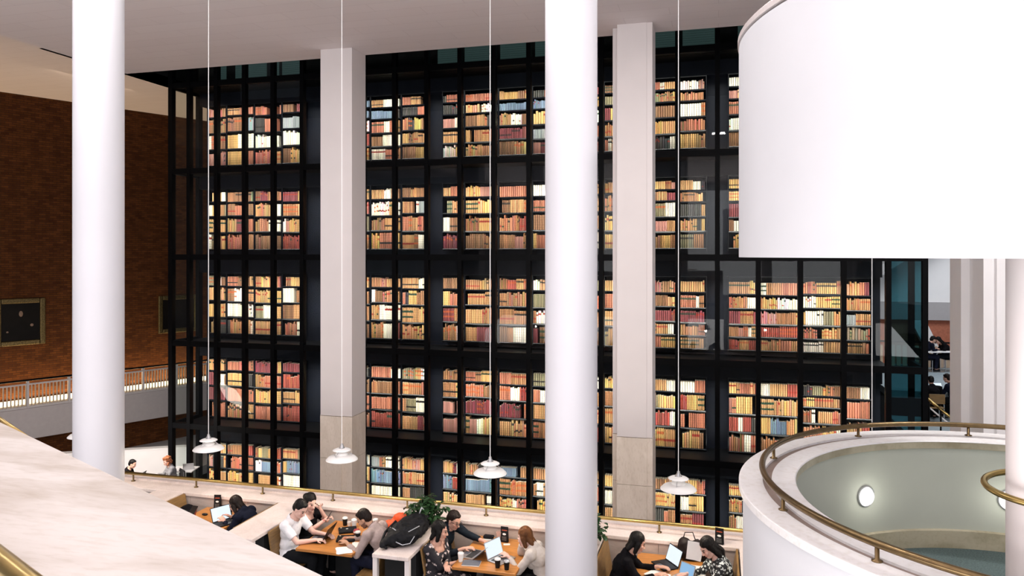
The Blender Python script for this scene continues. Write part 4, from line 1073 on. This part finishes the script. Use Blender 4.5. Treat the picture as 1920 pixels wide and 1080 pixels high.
# ================================================================ THINGS ON THE TABLES
def laptop(label, p, yaw, openang=112, scr='screen', body='plastic_black', w=0.31, d=0.215):
    T = thing('laptop', label, 'laptop', p, yaw, 'laptops')            # user sits on the -x side, screen hinge at +x
    z = 0.002
    b = MB().box(-d/2, d/2, -w/2, w/2, z, z+0.015, bevel=0.004).build('base', M[body], T)
    mb = MB(); nc = 13
    for r in range(5):
        for c in range(nc):
            x = -0.015+r*0.0195; y = -w*0.42+c*(w*0.84/nc)
            mb.box(x, x+0.0165, y+0.0015, y+w*0.84/nc-0.0015, z+0.0152, z+0.017)
    tag(mb.build('keyboard', M['keys'], b), kind=None)
    MB().box(-d/2+0.012, -0.028, -0.045, 0.045, z+0.0152, z+0.0158).build('trackpad', M['greycloth'], b)
    a = radians(openang-90)
    R = Matrix.Translation((d/2-0.004, 0, z+0.014)) @ Matrix.Rotation(a, 4, 'Y')
    l = MB().box(0.0, 0.006, -w/2, w/2, 0.0, d, R, 0.002).build('lid', M[body], T)
    MB().box(-0.0015, -0.0005, -w/2+0.010, w/2-0.010, 0.014, d-0.010, R).build('display', M[scr], l)
    return T
def cup(label, p, body='plastic_black', lid='plastic_white', h=0.105, r=0.040, group='takeaway cups on the booth tables'):
    T = thing('paper_cup', label, 'cup', (p[0], p[1], p[2]+0.001), 0, group)
    MB().lathe([(0, 0), (r*0.72, 0), (r*0.98, h), (r*0.90, h), (r*0.68, 0.004), (0, 0.004)], 24).build('cup_body', M[body], T, ang=40)
    if lid: MB().lathe([(0, h+0.001), (r*0.6, h+0.002), (r*0.80, h+0.006), (r*0.84, h+0.016), (r*1.0, h+0.010), (r*1.05, h-0.004), (r*0.98, h-0.004), (r*0.92, h+0.0), (0, h-0.001)], 24).build('lid', M[lid], T, ang=40)
    return T
def menu(label, p, yaw, h=0.20):
    T = thing('menu_card', label, 'card', (p[0], p[1], p[2]+0.001), yaw, 'black standing menu cards')
    c = MB()
    c.box(-0.055, 0.055, -0.020, -0.018, 0, h, Matrix.Rotation(-0.08, 4, 'X')); c.box(-0.055, 0.055, 0.018, 0.020, 0, h, Matrix.Rotation(0.08, 4, 'X'))
    c.box(-0.055, 0.055, -0.022, 0.022, 0, 0.002)
    b = c.build('card', M['plastic_black'], T)
    mb = MB(); Rx = Matrix.Rotation(-0.08, 4, 'X')
    rr = random.Random(3)
    x = -0.036
    while x < 0.034: wd = rr.uniform(0.006, 0.012); mb.box(x, x+wd, -0.0215, -0.0208, h*0.74, h*0.80, Rx); x += wd+0.003
    mb.build('heading', M['red_ink'], b)
    mb = MB()
    pts = [(0.026*cos(2*pi*q/20), 0.014*sin(2*pi*q/20)+h*0.52) for q in range(20)]
    mb.poly([Rx @ Vector((x, -0.0212, z)) for x, z in pts]); mb.build('emblem', M['paper'], b)
    mb = MB()
    for r in range(4):
        x = -0.034
        while x < 0.03: wd = rr.uniform(0.005, 0.014); mb.box(x, x+wd, -0.0213, -0.0208, h*(0.12+r*0.07), h*(0.12+r*0.07)+0.004, Rx); x += wd+0.004
    tag(mb.build('small_print', M['greyink'], b), kind='stuff')
    return T
M['red_ink'] = mat('red_ink', (0.55, 0.10, 0.04), 0.6); M['greyink'] = mat('grey_ink', (0.35, 0.35, 0.35), 0.6)
def sheet(label, p, yaw, w=0.21, l=0.297, n=3, m='paper', name='paper_sheets', cat='paper'):
    T = thing(name, label, cat, (p[0], p[1], p[2]+0.001), yaw)
    rr = random.Random(int(p[0]*999))
    for i in range(n):
        a = rr.uniform(-0.25, 0.25)
        MB().box(-w/2, w/2, -l/2, l/2, 0.001+0.0012*i, 0.0019+0.0012*i, Matrix.Rotation(a, 4, 'Z')).build('sheet', M[m], T)
    return T
def phone(label, p, R, m='plastic_black'):
    T = thing('phone', label, 'phone', p); T.rotation_euler = R.to_euler()
    MB().box(-0.036, 0.036, -0.072, 0.072, -0.004, 0.004, bevel=0.002).build('case', M[m], T)
    MB().box(-0.032, 0.032, -0.066, 0.066, 0.0042, 0.0048).build('screen', M['plastic_black'], T)
def lump(label, name, cat, p, yaw, parts, m, vox=0.012, amp=0.012, extra=None):
    T = thing(name, label, cat, p, yaw)
    mb = MB()
    for c, r in parts: mb.ell(c, r)
    me = bake(mb, vox, 3)
    bm = bmesh.new(); bm.from_mesh(me); bm.normal_update()
    for v in bm.verts: v.co += v.normal*amp*(mnoise.noise(v.co*9)+0.6*mnoise.noise(v.co*22)); v.co.z = max(v.co.z, 0.002)
    bm.to_mesh(me); bm.free()
    link('shell', me, M[m], T)
    return T
# far left booth
laptop('open laptop with bright white screen in front of the navy top woman', tp(424, 981), pi-0.45, 115)
menu('black standing menu card at the wall end of the far left booth table', tp(408, 954), radians(12), 0.22)
cup('dark takeaway cup with white lid beside the navy top woman\'s laptop', tp(431, 968))
sheet('white papers under the cup beside the navy top woman\'s laptop', tp(437, 970), 0.4, 0.15, 0.21, 2)
T = lump('crumpled black coat piled on the bench of the far left booth', 'black_coat', 'coat', (-8.02, 9.78, -4.298), 0.2,
     [((0, 0, 0.14), (0.22, 0.28, 0.16)), ((0.08, -0.10, 0.26), (0.16, 0.16, 0.12)), ((0.02, 0.12, 0.26), (0.14, 0.16, 0.13)), ((0.12, 0.02, 0.16), (0.16, 0.2, 0.12))], 'blackcloth')
T = thing('red_bag', 'dark red flat bag standing against the black coat in the far left booth', 'bag', (-7.60, 9.46, -3.999), 0.5)
MB().box(-0.035, 0.035, -0.16, 0.16, 0.0, 0.20, Matrix.Rotation(0.22, 4, 'Y'), 0.012).build('bag_body', M['red'], T)
MB().box(-0.040, 0.040, -0.165, 0.165, 0.185, 0.205, Matrix.Rotation(0.22, 4, 'Y'), 0.004).build('flap_edge', M['plastic_black'], T)
T = thing('computer_mouse', 'black mouse on the far left booth table', 'mouse', tp(384, 966, -3.999)); MB().ell((0, 0, 0.014), (0.05, 0.03, 0.018)).build('mouse_body', M['plastic_black'], T, smooth=True)
MB().box(-0.01, 0.03, -0.001, 0.001, 0.026, 0.034).build('scroll_wheel', M['alu'], T)
# white T-shirt booth
laptop('open black laptop in front of the man in white T-shirt, screen seen from behind', tp(598, 1011), 0.10, 118)
c = P3[1] @ P3[3][0]
phone('black phone held up in the hand of the woman in black', c+Vector((0.03, -0.01, 0.035)), Matrix.Rotation(0.3, 3, 'Z') @ Matrix.Rotation(-1.0, 3, 'Y') @ Matrix.Rotation(pi/2, 3, 'Z'))
for (px, py), z, ya, lb in (((652, 996), -3.999, 0.55, 'black laptop sleeve with white emblem on the table, upper one'), ((649, 1012), -3.999, 0.35, 'black flat pouch on the table in front of the laptop sleeve')):
    T = thing('laptop_sleeve', lb, 'sleeve', tp(px, py, z), ya, 'black sleeves on the oak table')
    MB().box(-0.13, 0.13, -0.10, 0.10, 0.001, 0.035, bevel=0.012).build('sleeve_body', M['bagblack'], T)
    mb = MB(); mb.poly([(0.018*cos(2*pi*q/16)-0.01, 0.013*sin(2*pi*q/16), 0.0365) for q in range(16)]); mb.build('emblem', M['paper'], T)
    MB().box(-0.10, -0.08, 0.05, 0.07, 0.0355, 0.0365).build('tag', M['paper'], T)
cup('dark takeaway cup with white lid at the wall end of the T-shirt man\'s table', tp(647, 985))
cup('small white cup between the dark cup and the clear cup', tp(655, 986), 'plastic_white', None, 0.06, 0.034)
cup('tall clear plastic cup near the bearded man\'s face', tp(664, 989), 'plastic_white', 'plastic_white', 0.11, 0.042)
cup('dark takeaway cup with white lid beside the bearded man\'s elbow', tp(671, 1012))
cup('white lidded cup behind the bearded man\'s shoulder by the wall', onY(704, 988, 10.05), 'plastic_white')
T = thing('red_pouch', 'small red and white pouch on the table by the bearded man\'s face', 'pouch', tp(668, 1000, -3.999), 0.3)
MB().box(-0.04, 0.04, -0.05, 0.05, 0.001, 0.055, bevel=0.014).build('pouch_body', M['red'], T); MB().box(-0.03, 0.03, -0.052, -0.0505, 0.02, 0.045).build('patch', M['paper'], T)
sheet('white papers the bearded man is writing on', tp(645, 1032), 0.7, 0.20, 0.24, 3)
sheet('white notepad under the bearded man\'s forearm', tp(669, 1022), 0.2, 0.13, 0.19, 3)
T = lump('bright orange bag on the bench behind the bearded man', 'orange_bag', 'bag', (-4.50, 9.98, -4.298), 0.0,
     [((0.0, 0, 0.20), (0.13, 0.12, 0.20)), ((0.05, -0.02, 0.42), (0.12, 0.08, 0.15)), ((-0.04, -0.06, 0.36), (0.16, 0.09, 0.12)), ((0.10, 0.0, 0.50), (0.07, 0.07, 0.08))], 'orange', 0.012, 0.016)
MB().box(0.02, 0.09, -0.105, -0.095, 0.40, 0.425, bevel=0.003).build('strap', M['plastic_black'], T)
T = lump('large black rucksack lying on the travertine divider beside the plant', 'black_rucksack', 'bag', (-4.03, 9.30, -3.809), 0.1,
     [((0.0, -0.05, 0.11), (0.24, 0.34, 0.13)), ((0.04, 0.20, 0.12), (0.20, 0.22, 0.13)), ((0.10, 0.05, 0.14), (0.16, 0.26, 0.11)), ((-0.10, -0.28, 0.08), (0.13, 0.14, 0.09)), ((0.08, 0.34, 0.14), (0.13, 0.12, 0.10)), ((-0.20, -0.33, 0.05), (0.05, 0.14, 0.05))], 'bagblack', 0.012, 0.018)
mb = MB(); mb.tube([(-0.21, -0.10, 0.17), (-0.12, -0.22, 0.20), (-0.02, -0.28, 0.17), (0.10, -0.26, 0.19), (0.20, -0.12, 0.22)], 0.006, 8); mb.build('piping', M['piping'], T, smooth=True)
mb = MB(); mb.tube([(-0.03, -0.40, 0.10), (0.06, -0.41, 0.07), (0.15, -0.37, 0.08), (0.19, -0.30, 0.15)], 0.006, 8); mb.build('piping', M['piping'], T, smooth=True)
mb = MB(); mb.tube([(-0.18, 0.05, 0.20), (-0.26, -0.15, 0.12), (-0.24, -0.38, 0.06), (-0.14, -0.45, 0.03)], 0.018, 8); mb.build('shoulder_strap', M['bagblack'], T, smooth=True)
mb = MB(); mb.tube([(0.08, 0.28, 0.24), (0.10, 0.32, 0.31), (0.12, 0.40, 0.24)], 0.010, 8); mb.build('grab_handle', M['piping'], T, smooth=True)
# floral dress booth
laptop('silver laptop in front of the man in glasses, keyboard showing', tp(884, 1040), -0.20, 138, 'screen_blue', 'alu', 0.32, 0.22)
laptop('open silver laptop with glowing white screen facing the cream knit woman', tp(941, 1050), pi-0.42, 108, 'screen', 'alu', 0.32, 0.22)
T = thing('closed_notebook', 'closed dark grey notebook lying on the table corner by the floral dress woman', 'notebook', tp(884, 1057, -3.999), 0.12)
MB().box(-0.115, 0.115, -0.085, 0.085, 0.001, 0.003, bevel=0.0008).build('back_cover', M['paper'], T); MB().box(-0.113, 0.113, -0.083, 0.083, 0.0031, 0.012).build('pages', M['paper'], T); MB().box(-0.115, 0.115, -0.085, 0.085, 0.0121, 0.016, bevel=0.001).build('front_cover', M['greycloth'], T)
cup('pale paper cup with white lid beside the floral dress woman', tp(864, 1053), 'plastic_white')
cup('black takeaway cup with white lid in front of the cream knit woman', tp(933, 1064))
T = cup('black tumbler with clear lid next to the black takeaway cup', tp(950, 1068), 'plastic_black', 'alu')
M['pinkcup'] = mat('pink_paper_cup', (0.62, 0.42, 0.36), 0.6, noise=0.05)
cup('tall pinkish paper cup next to the menu card', tp(935, 1015), 'pinkcup', None, 0.13, 0.036)
menu('black standing menu card on the table by the auburn haired woman', tp(946, 1016), radians(-4), 0.21)
T = thing('headphone_case', 'black rounded headphone case with white phone under it by the wall', 'case', tp(916, 1011, -3.999), 0.0)
MB().box(-0.075, 0.075, -0.035, 0.055, 0.012, 0.055, bevel=0.02).build('case_body', M['bagblack'], T); MB().box(-0.07, 0.07, -0.062, 0.01, 0.001, 0.011, bevel=0.003).build('phone_below', M['plastic_white'], T)
T = thing('small_card', 'small cream card lying in front of the menu card', 'card', tp(950, 1021, -3.999), 0.3); MB().box(-0.045, 0.045, -0.028, 0.028, 0.001, 0.003).build('card_face', M['paper'], T); MB().box(-0.03, 0.03, -0.002, 0.002, 0.0031, 0.0035).build('printed_line', M['greyink'], T)
# black blazer booth
laptop('open black laptop with white screen in front of the black blazer woman', tp(1246, 1061), 0.62, 110)
T = lump('dark brown holdall standing on the table between the two women', 'brown_holdall', 'bag', tp(1293, 1050, -3.999), 0.0,
     [((0.0, 0, 0.12), (0.16, 0.09, 0.14)), ((-0.06, 0, 0.16), (0.10, 0.08, 0.13)), ((0.09, 0, 0.14), (0.09, 0.08, 0.14)), ((0.16, 0.02, 0.10), (0.08, 0.08, 0.12))], 'bagbrown', 0.01, 0.012)
MB().tube([(-0.08, 0.0, 0.28), (-0.06, -0.01, 0.36), (0.04, -0.01, 0.37), (0.07, 0.0, 0.28)], 0.007, 8).build('handle', M['plastic_black'], T, smooth=True)
T = thing('paper_sheet', 'white paper sheet sticking up out of the brown holdall', 'paper', tp(1300, 1050, -3.78), 0.1)
MB().box(-0.09, 0.09, -0.0015, 0.0015, 0.0, 0.22, Matrix.Rotation(-0.12, 4, 'X') @ Matrix.Rotation(0.12, 4, 'Y')).build('sheet', M['paper'], T)
MB().box(-0.091, 0.089, 0.002, 0.0035, 0.0, 0.20, Matrix.Rotation(-0.10, 4, 'X') @ Matrix.Rotation(0.20, 4, 'Y')).build('second_sheet', M['paper'], T)
laptop('small laptop with blue glowing screen at the bottom of the right booth', tp(1279, 1085), 0.95, 112, 'screen_blue', 'alu', 0.22, 0.15)
sheet('white papers spread in front of the black blazer woman', tp(1233, 1078), 0.9, 0.21, 0.26, 4)
sheet('large white sheets in front of the woman in black and white print', tp(1303, 1070), -0.2, 0.26, 0.30, 4)
T = thing('green_marker', 'green highlighter pen on the papers of the print top woman', 'pen', tp(1320, 1067, -3.99), 0.4)
M['green'] = mat('green_plastic', (0.10, 0.62, 0.25), 0.4)
MB().tube([(-0.05, 0, 0.009), (0.03, 0, 0.009)], 0.008, 10).build('barrel', M['green'], T); MB().tube([(0.031, 0, 0.009), (0.06, 0, 0.009)], 0.007, 10).build('cap', M['plastic_white'], T)
menu('black standing menu card on the wall coping at right beside the handrail', onZ(1349, 1020, PZ), radians(-16), 0.21)
# ================================================================ PLANTS
def plant(label, p, r, n, seed, h0=0.10):
    T = thing('potted_plant', label, 'plant', p, 0, 'green plants on the booth dividers')
    MB().lathe([(0, 0), (0.09, 0), (0.12, h0), (0.108, h0), (0.10, h0-0.02), (0, h0-0.02)], 24).build('pot', M['void'], T, ang=40)
    MB().lathe([(0, h0-0.018), (0.098, h0-0.018), (0, h0-0.005)], 16).build('soil', M['soil'], T)
    rr = random.Random(seed); st = MB(); lf = MB()
    for k in range(n):
        a = rr.uniform(0, 2*pi); e = rr.uniform(0.05, 1.45); L = r*rr.uniform(0.65, 1.1)
        tip = Vector((cos(a)*sin(e)*L*1.15, sin(a)*sin(e)*L*1.0, h0+cos(e)*L*1.1-0.02)); mid = tip*0.5+Vector((0, 0, 0.05))
        st.tube([(0, 0, h0-0.02), mid, tip], [0.005, 0.004, 0.002], 5)
        for q in range(8):
            t_ = 0.45+0.55*q/7; base = mid.lerp(tip, (t_-0.45)/0.55)
            az = rr.uniform(0, 2*pi); dr = Vector((cos(az), sin(az), rr.uniform(-0.35, 0.6))).normalized(); ll = rr.uniform(0.075, 0.125); ww = ll*0.27
            sd = dr.cross(Vector((0, 0, 1))).normalized(); nn = sd.cross(dr)
            A = lf.bm.verts.new(base); row = []
            for f_, wf in ((0.3, 0.85), (0.6, 1.0), (0.85, 0.55)):
                c_ = base+dr*ll*f_-Vector((0, 0, 1))*ll*0.35*f_*f_
                row.append((lf.bm.verts.new(c_+sd*ww*wf+nn*0.006), lf.bm.verts.new(c_), lf.bm.verts.new(c_-sd*ww*wf+nn*0.006)))
            tp_ = lf.bm.verts.new(base+dr*ll-Vector((0, 0, 1))*ll*0.35)
            lf.bm.faces.new([A, row[0][0], row[0][1]]); lf.bm.faces.new([A, row[0][1], row[0][2]])
            for i in range(2):
                for j in range(2): lf.bm.faces.new([row[i][j], row[i+1][j], row[i+1][j+1], row[i][j+1]])
            lf.bm.faces.new([row[2][0], tp_, row[2][1]]); lf.bm.faces.new([row[2][1], tp_, row[2][2]])
    st.build('stems', M['stem'], T); tag(link('foliage', lf.mesh('foliage', False), M['leaf'], T, True), kind='stuff')
plant('bushy green plant on the divider behind the floral dress woman and dark shirted man', (-4.00, 9.86, PZ+0.001), 0.29, 50, 2)
plant('green leafy plant at the right edge of the middle round column', (-1.68, 9.80, PZ+0.001), 0.27, 44, 9)
# ================================================================ LOBBY BELOW THE BRICK WALL
LZ = -7.30
mb = MB(); mb.prism([(-34, 8.5), (-26, 8.5), (-12.5, 12.0), (-12.5, 19.7), (-17.2, 19.7), (-17.2, 33), (-34, 33)], LZ-0.3, LZ)
struct(mb.build('floor.004', M['greywall']))
def cbox(x0, x1, y0, y1, z0, z1, bevel=0):     # box laid along the camera-facing axes of the lobby furniture
    R = Matrix.Rotation(TH, 4, 'Z'); mb = MB(); mb.box(x0, x1, y0, y1, z0, z1, R, bevel); return mb
T = thing('lobby_parapet', 'low white curved wall behind the far people under the brick wall', 'wall', C2W(-11, 24.3, LZ))
mb = MB(); q0, q1 = C2W(-15.5, 23.9), C2W(-10.85, 25.04)
dq = (q1-q0).normalized(); nq = Vector((-dq.y, dq.x, 0))
mb.prism([(p.x, p.y) for p in (q0, q1, q1+nq*0.22, q0+nq*0.22)], LZ, -6.46); child(mb, 'parapet_body', M['white'], T)
mb = MB(); mb.prism([(p.x, p.y) for p in (q0-nq*0.04, q1-nq*0.04, q1+nq*0.26, q0+nq*0.26)], -6.459, -6.42); child(mb, 'parapet_coping', M['white'], T)
def cafe_table(label, X, Y, zt, zf, w=0.8, d=0.7, m='white'):
    p = C2W(X, Y, zf); T = thing('cafe_table', label, 'table', p, TH, 'white tables of the far people')
    MB().box(-w/2, w/2, -d/2, d/2, zt-zf-0.03, zt-zf, bevel=0.006).build('tabletop', M[m], T)
    MB().tube([(0, 0, 0), (0, 0, zt-zf-0.031)], 0.03, 12).build('pillar', M['alu'], T); MB().lathe([(0, 0), (0.24, 0), (0.24, 0.012), (0.03, 0.03), (0, 0.03)], 24).build('foot', M['alu'], T)
    return T
def chair(label, X, Y, zf, yaw, m='plastic_black'):
    T = thing('cafe_chair', label, 'chair', C2W(X, Y, zf), yaw, 'chairs of the far people')
    MB().box(-0.21, 0.21, -0.21, 0.21, 0.42, 0.45, bevel=0.01).build('seat', M[m], T)
    MB().box(-0.23, -0.20, -0.21, 0.21, 0.56, 0.84, bevel=0.01).build('backrest', M[m], T)
    for x in (-0.19, 0.19):
        for y in (-0.19, 0.19): MB().tube([(x, y, 0), (x, y, 0.42 if x > 0 else 0.80)], 0.012, 8).build('leg', M['alu'], T)
zt = LZ+0.74
cafe_table('white table with black laptop stand and cups at far left under brick wall', -10.75, 21.9, zt, LZ)
cafe_table('white table with open blue-lit laptop seen at tower corner glass', -10.05, 22.9, zt, LZ, 0.7, 0.6)
chair('black chair of the dark haired man at far left', -11.45, 21.9, LZ, TH+0.1); chair('black chair of the curly haired woman at far left', -10.09, 22.35, LZ, TH-2.4)
person('dark haired man in dark clothes sitting at far left below the brick wall', C2W(-11.42, 21.9, LZ+0.455), TH+0.1, lean=14, hunch=14, hpitch=20, top='blackcloth', hair='short', hairm='hair_black', bottom='trousers', vox=0.010)
person('woman with ginger curly hair and grey knit sitting at far left by the tower corner', C2W(-10.12, 22.32, LZ+0.455), TH-2.4, lean=8, hunch=10, hpitch=18, top='stripe', hair='curly', hairm='hair_red', fem=True, skin='pale', bottom='trousers', vox=0.010)
laptop('far laptop with blue-white screen on the white table by the tower corner', C2W(-9.92, 22.9, zt), TH-1.2, 112, 'screen', 'alu')
laptop('far black laptop on the white table of the dark haired man', C2W(-10.95, 21.85, zt), TH+0.0, 112, 'screen_blue')
cup('far dark cup on the white table at far left', C2W(-10.62, 21.75, zt), group=None)
T = thing('display_panel', 'wide bright blue information screen on a stand inside the lobby by the tower', 'screen', C2W(-15.0, 22.5, LZ), 0.0)
MB().box(-0.45, 0.45, -0.03, 0.03, 0.9, 1.6, bevel=0.006).build('housing', M['plastic_black'], T); MB().box(-0.42, 0.42, -0.034, -0.031, 0.94, 1.56).build('screen_face', M['tv'], T); MB().tube([(0, 0, 0), (0, 0, 0.9)], 0.03, 10).build('stand', M['alu'], T)
# small white motion sensor / spotlight fixed under the balcony
T = thing('wall_spotlight', 'tiny white spotlight fixed below the grey balcony', 'light', bw(3.55, -6.2, 0.9))
MB().lathe([(0, -0.10), (0.05, -0.09), (0.055, 0.0), (0.03, 0.08), (0, 0.08)], 16).build('lamp_body', M['lampwhite'], T, smooth=True); MB().box(-0.06, 0.06, -0.06, 0.06, 0.08, 0.10).build('mount', M['lampwhite'], T)

# ================================================================ FAR READING ROOMS AT RIGHT
def rb(nm, x0, x1, y0, y1, z0, z1, m): return struct(box(nm, x0, x1, y0, y1, z0, z1, m))
rb('wall_far_white', 4.85, 13, 31.0, 31.2, -1.77, 6, M['white'])
rb('trim_3', 4.85, 13, 30.85, 30.99, -2.42, -1.78, M['greywall'])
rb('wall_far_brick', 4.85, 13, 31.0, 31.2, -4.1, -2.43, M['redbrickflat'])
rb('floor.005', 4.95, 13, 24.9, 30.99, -4.32, -4.10, M['lightfloor'])
rb('floor.006', 4.95, 13, 17.0, 24.85, -5.0, -4.85, M['lightfloor'])

T = thing('stair_soffit', 'white sloping stair soffit crossing the red wall in the far room', 'stair', (7.2, 30.6, -4.1))
mb = MB(); P = [(8.1, -4.1), (7.65, -4.1), (6.85, -2.43), (7.35, -2.43)]
vs = [[mb.bm.verts.new((x, y, z)) for x, z in P] for y in (30.5, 30.84)]
mb.bm.faces.new(vs[0]); mb.bm.faces.new(vs[1][::-1])
for i in range(4): mb.bm.faces.new([vs[0][i], vs[0][(i+1) % 4], vs[1][(i+1) % 4], vs[1][i]])
child(mb, 'soffit_slab', M['white'], T)
T = thing('far_sloped_ceiling', 'pale sloped ceiling panel above the far reading room', 'ceiling panel', (7.5, 29, 0.0))
mb = MB(); P = [(5.4, -1.0), (9.0, 1.6), (9.0, 2.0), (5.4, -0.6)]; vs = [[mb.bm.verts.new((x, y, z)) for x, z in P] for y in (29.8, 30.8)]
mb.bm.faces.new(vs[0]); mb.bm.faces.new(vs[1][::-1])
for i in range(4): mb.bm.faces.new([vs[0][i], vs[0][(i+1) % 4], vs[1][(i+1) % 4], vs[1][i]])
child(mb, 'panel', M['greywall'], T)
T = thing('far_railing', 'tan slatted railing at the back of the far reading room', 'railing', (7.5, 30.2, -4.1))
child(MB().tube([(5.0, 30.2, -3.18), (10.5, 30.2, -3.18)], 0.03, 8), 'handrail', M['black'], T)
for k in range(28): child(MB().box(5.1+k*0.2, 5.24+k*0.2, 30.18, 30.22, -4.08, -3.32), 'slat', M['tan'], T)
def cam_at(px, depth): return (px-960)/1400*depth
def far_desk(label, px, depth, zf, w=1.1):
    return cafe_table(label, cam_at(px, depth), depth, zf+0.74, zf, w, 0.7)
far_desk('white desk on the upper level of the far reading room', 1756, 26.2, -4.10); far_desk('white desk on the lower level of the far reading room', 1768, 22.6, -4.85, 1.3)
def fp(label, px, depth, zf, yaw, **k):
    X = cam_at(px, depth); chair('chair of the '+label.split(' sitting')[0], X, depth, zf, yaw, k.pop('cm', 'plastic_black'))
    person(label, C2W(X, depth, zf+0.455), yaw, vox=0.011, **k)
fp('dark haired person in black sitting at the upper desk, bent over papers', 1779, 26.3, -4.10, TH+pi-0.1, lean=20, hunch=18, hpitch=30, top='blackcloth', hair='long', hairm='hair_black', fem=True, bottom='trousers')
fp('dark haired person in navy sitting at the left end of the upper desk', 1732, 26.2, -4.10, TH+0.1, lean=20, hunch=15, hpitch=30, top='navycloth', hair='short', hairm='hair_black', bottom='jeans')
fp('person in black sitting at the lower desk with back to viewer', 1752, 21.7, -4.85, TH+pi/2-0.2, lean=16, hunch=15, hpitch=20, top='blackcloth', hair='short', hairm='hair_black', bottom='trousers', cm='wood_seat')
fp('person in dark coat sitting at the right end of the lower desk', 1789, 22.0, -4.85, TH+pi/2+0.6, lean=10, hunch=10, hpitch=15, top='navycloth', hair='short', hairm='hair_dark', bottom='trousers')
laptop('far laptop with bright screen on the lower desk of the far reading room', C2W(cam_at(1762, 22.6), 22.6, -4.11), TH+pi/2, 112, 'screen')
sheet('white papers on the upper desk of the far reading room', C2W(cam_at(1756, 26.1), 26.1, -3.36), 0.3, 0.3, 0.4, 4)
T = thing('far_stair_rail', 'brass stair handrail descending to the right beside the glass tower', 'handrail', atD(1737, 746, 18.5))
child(MB().tube([atD(1728, 738, 18.6), atD(1760, 765, 18.2), atD(1792, 790, 17.8)], 0.035, 10), 'rail', M['brass'], T, True)
child(MB().tube([atD(1728, 752, 18.6), atD(1760, 779, 18.2), atD(1792, 804, 17.8)], 0.02, 8), 'lower_rail', M['white'], T, True)
for px, py, d in ((1742, 752, 18.4), (1764, 770, 18.1)):
    a = atD(px, py, d); child(MB().tube([a, (a.x, a.y, a.z-0.6)], 0.02, 8), 'post', M['black'], T, True)
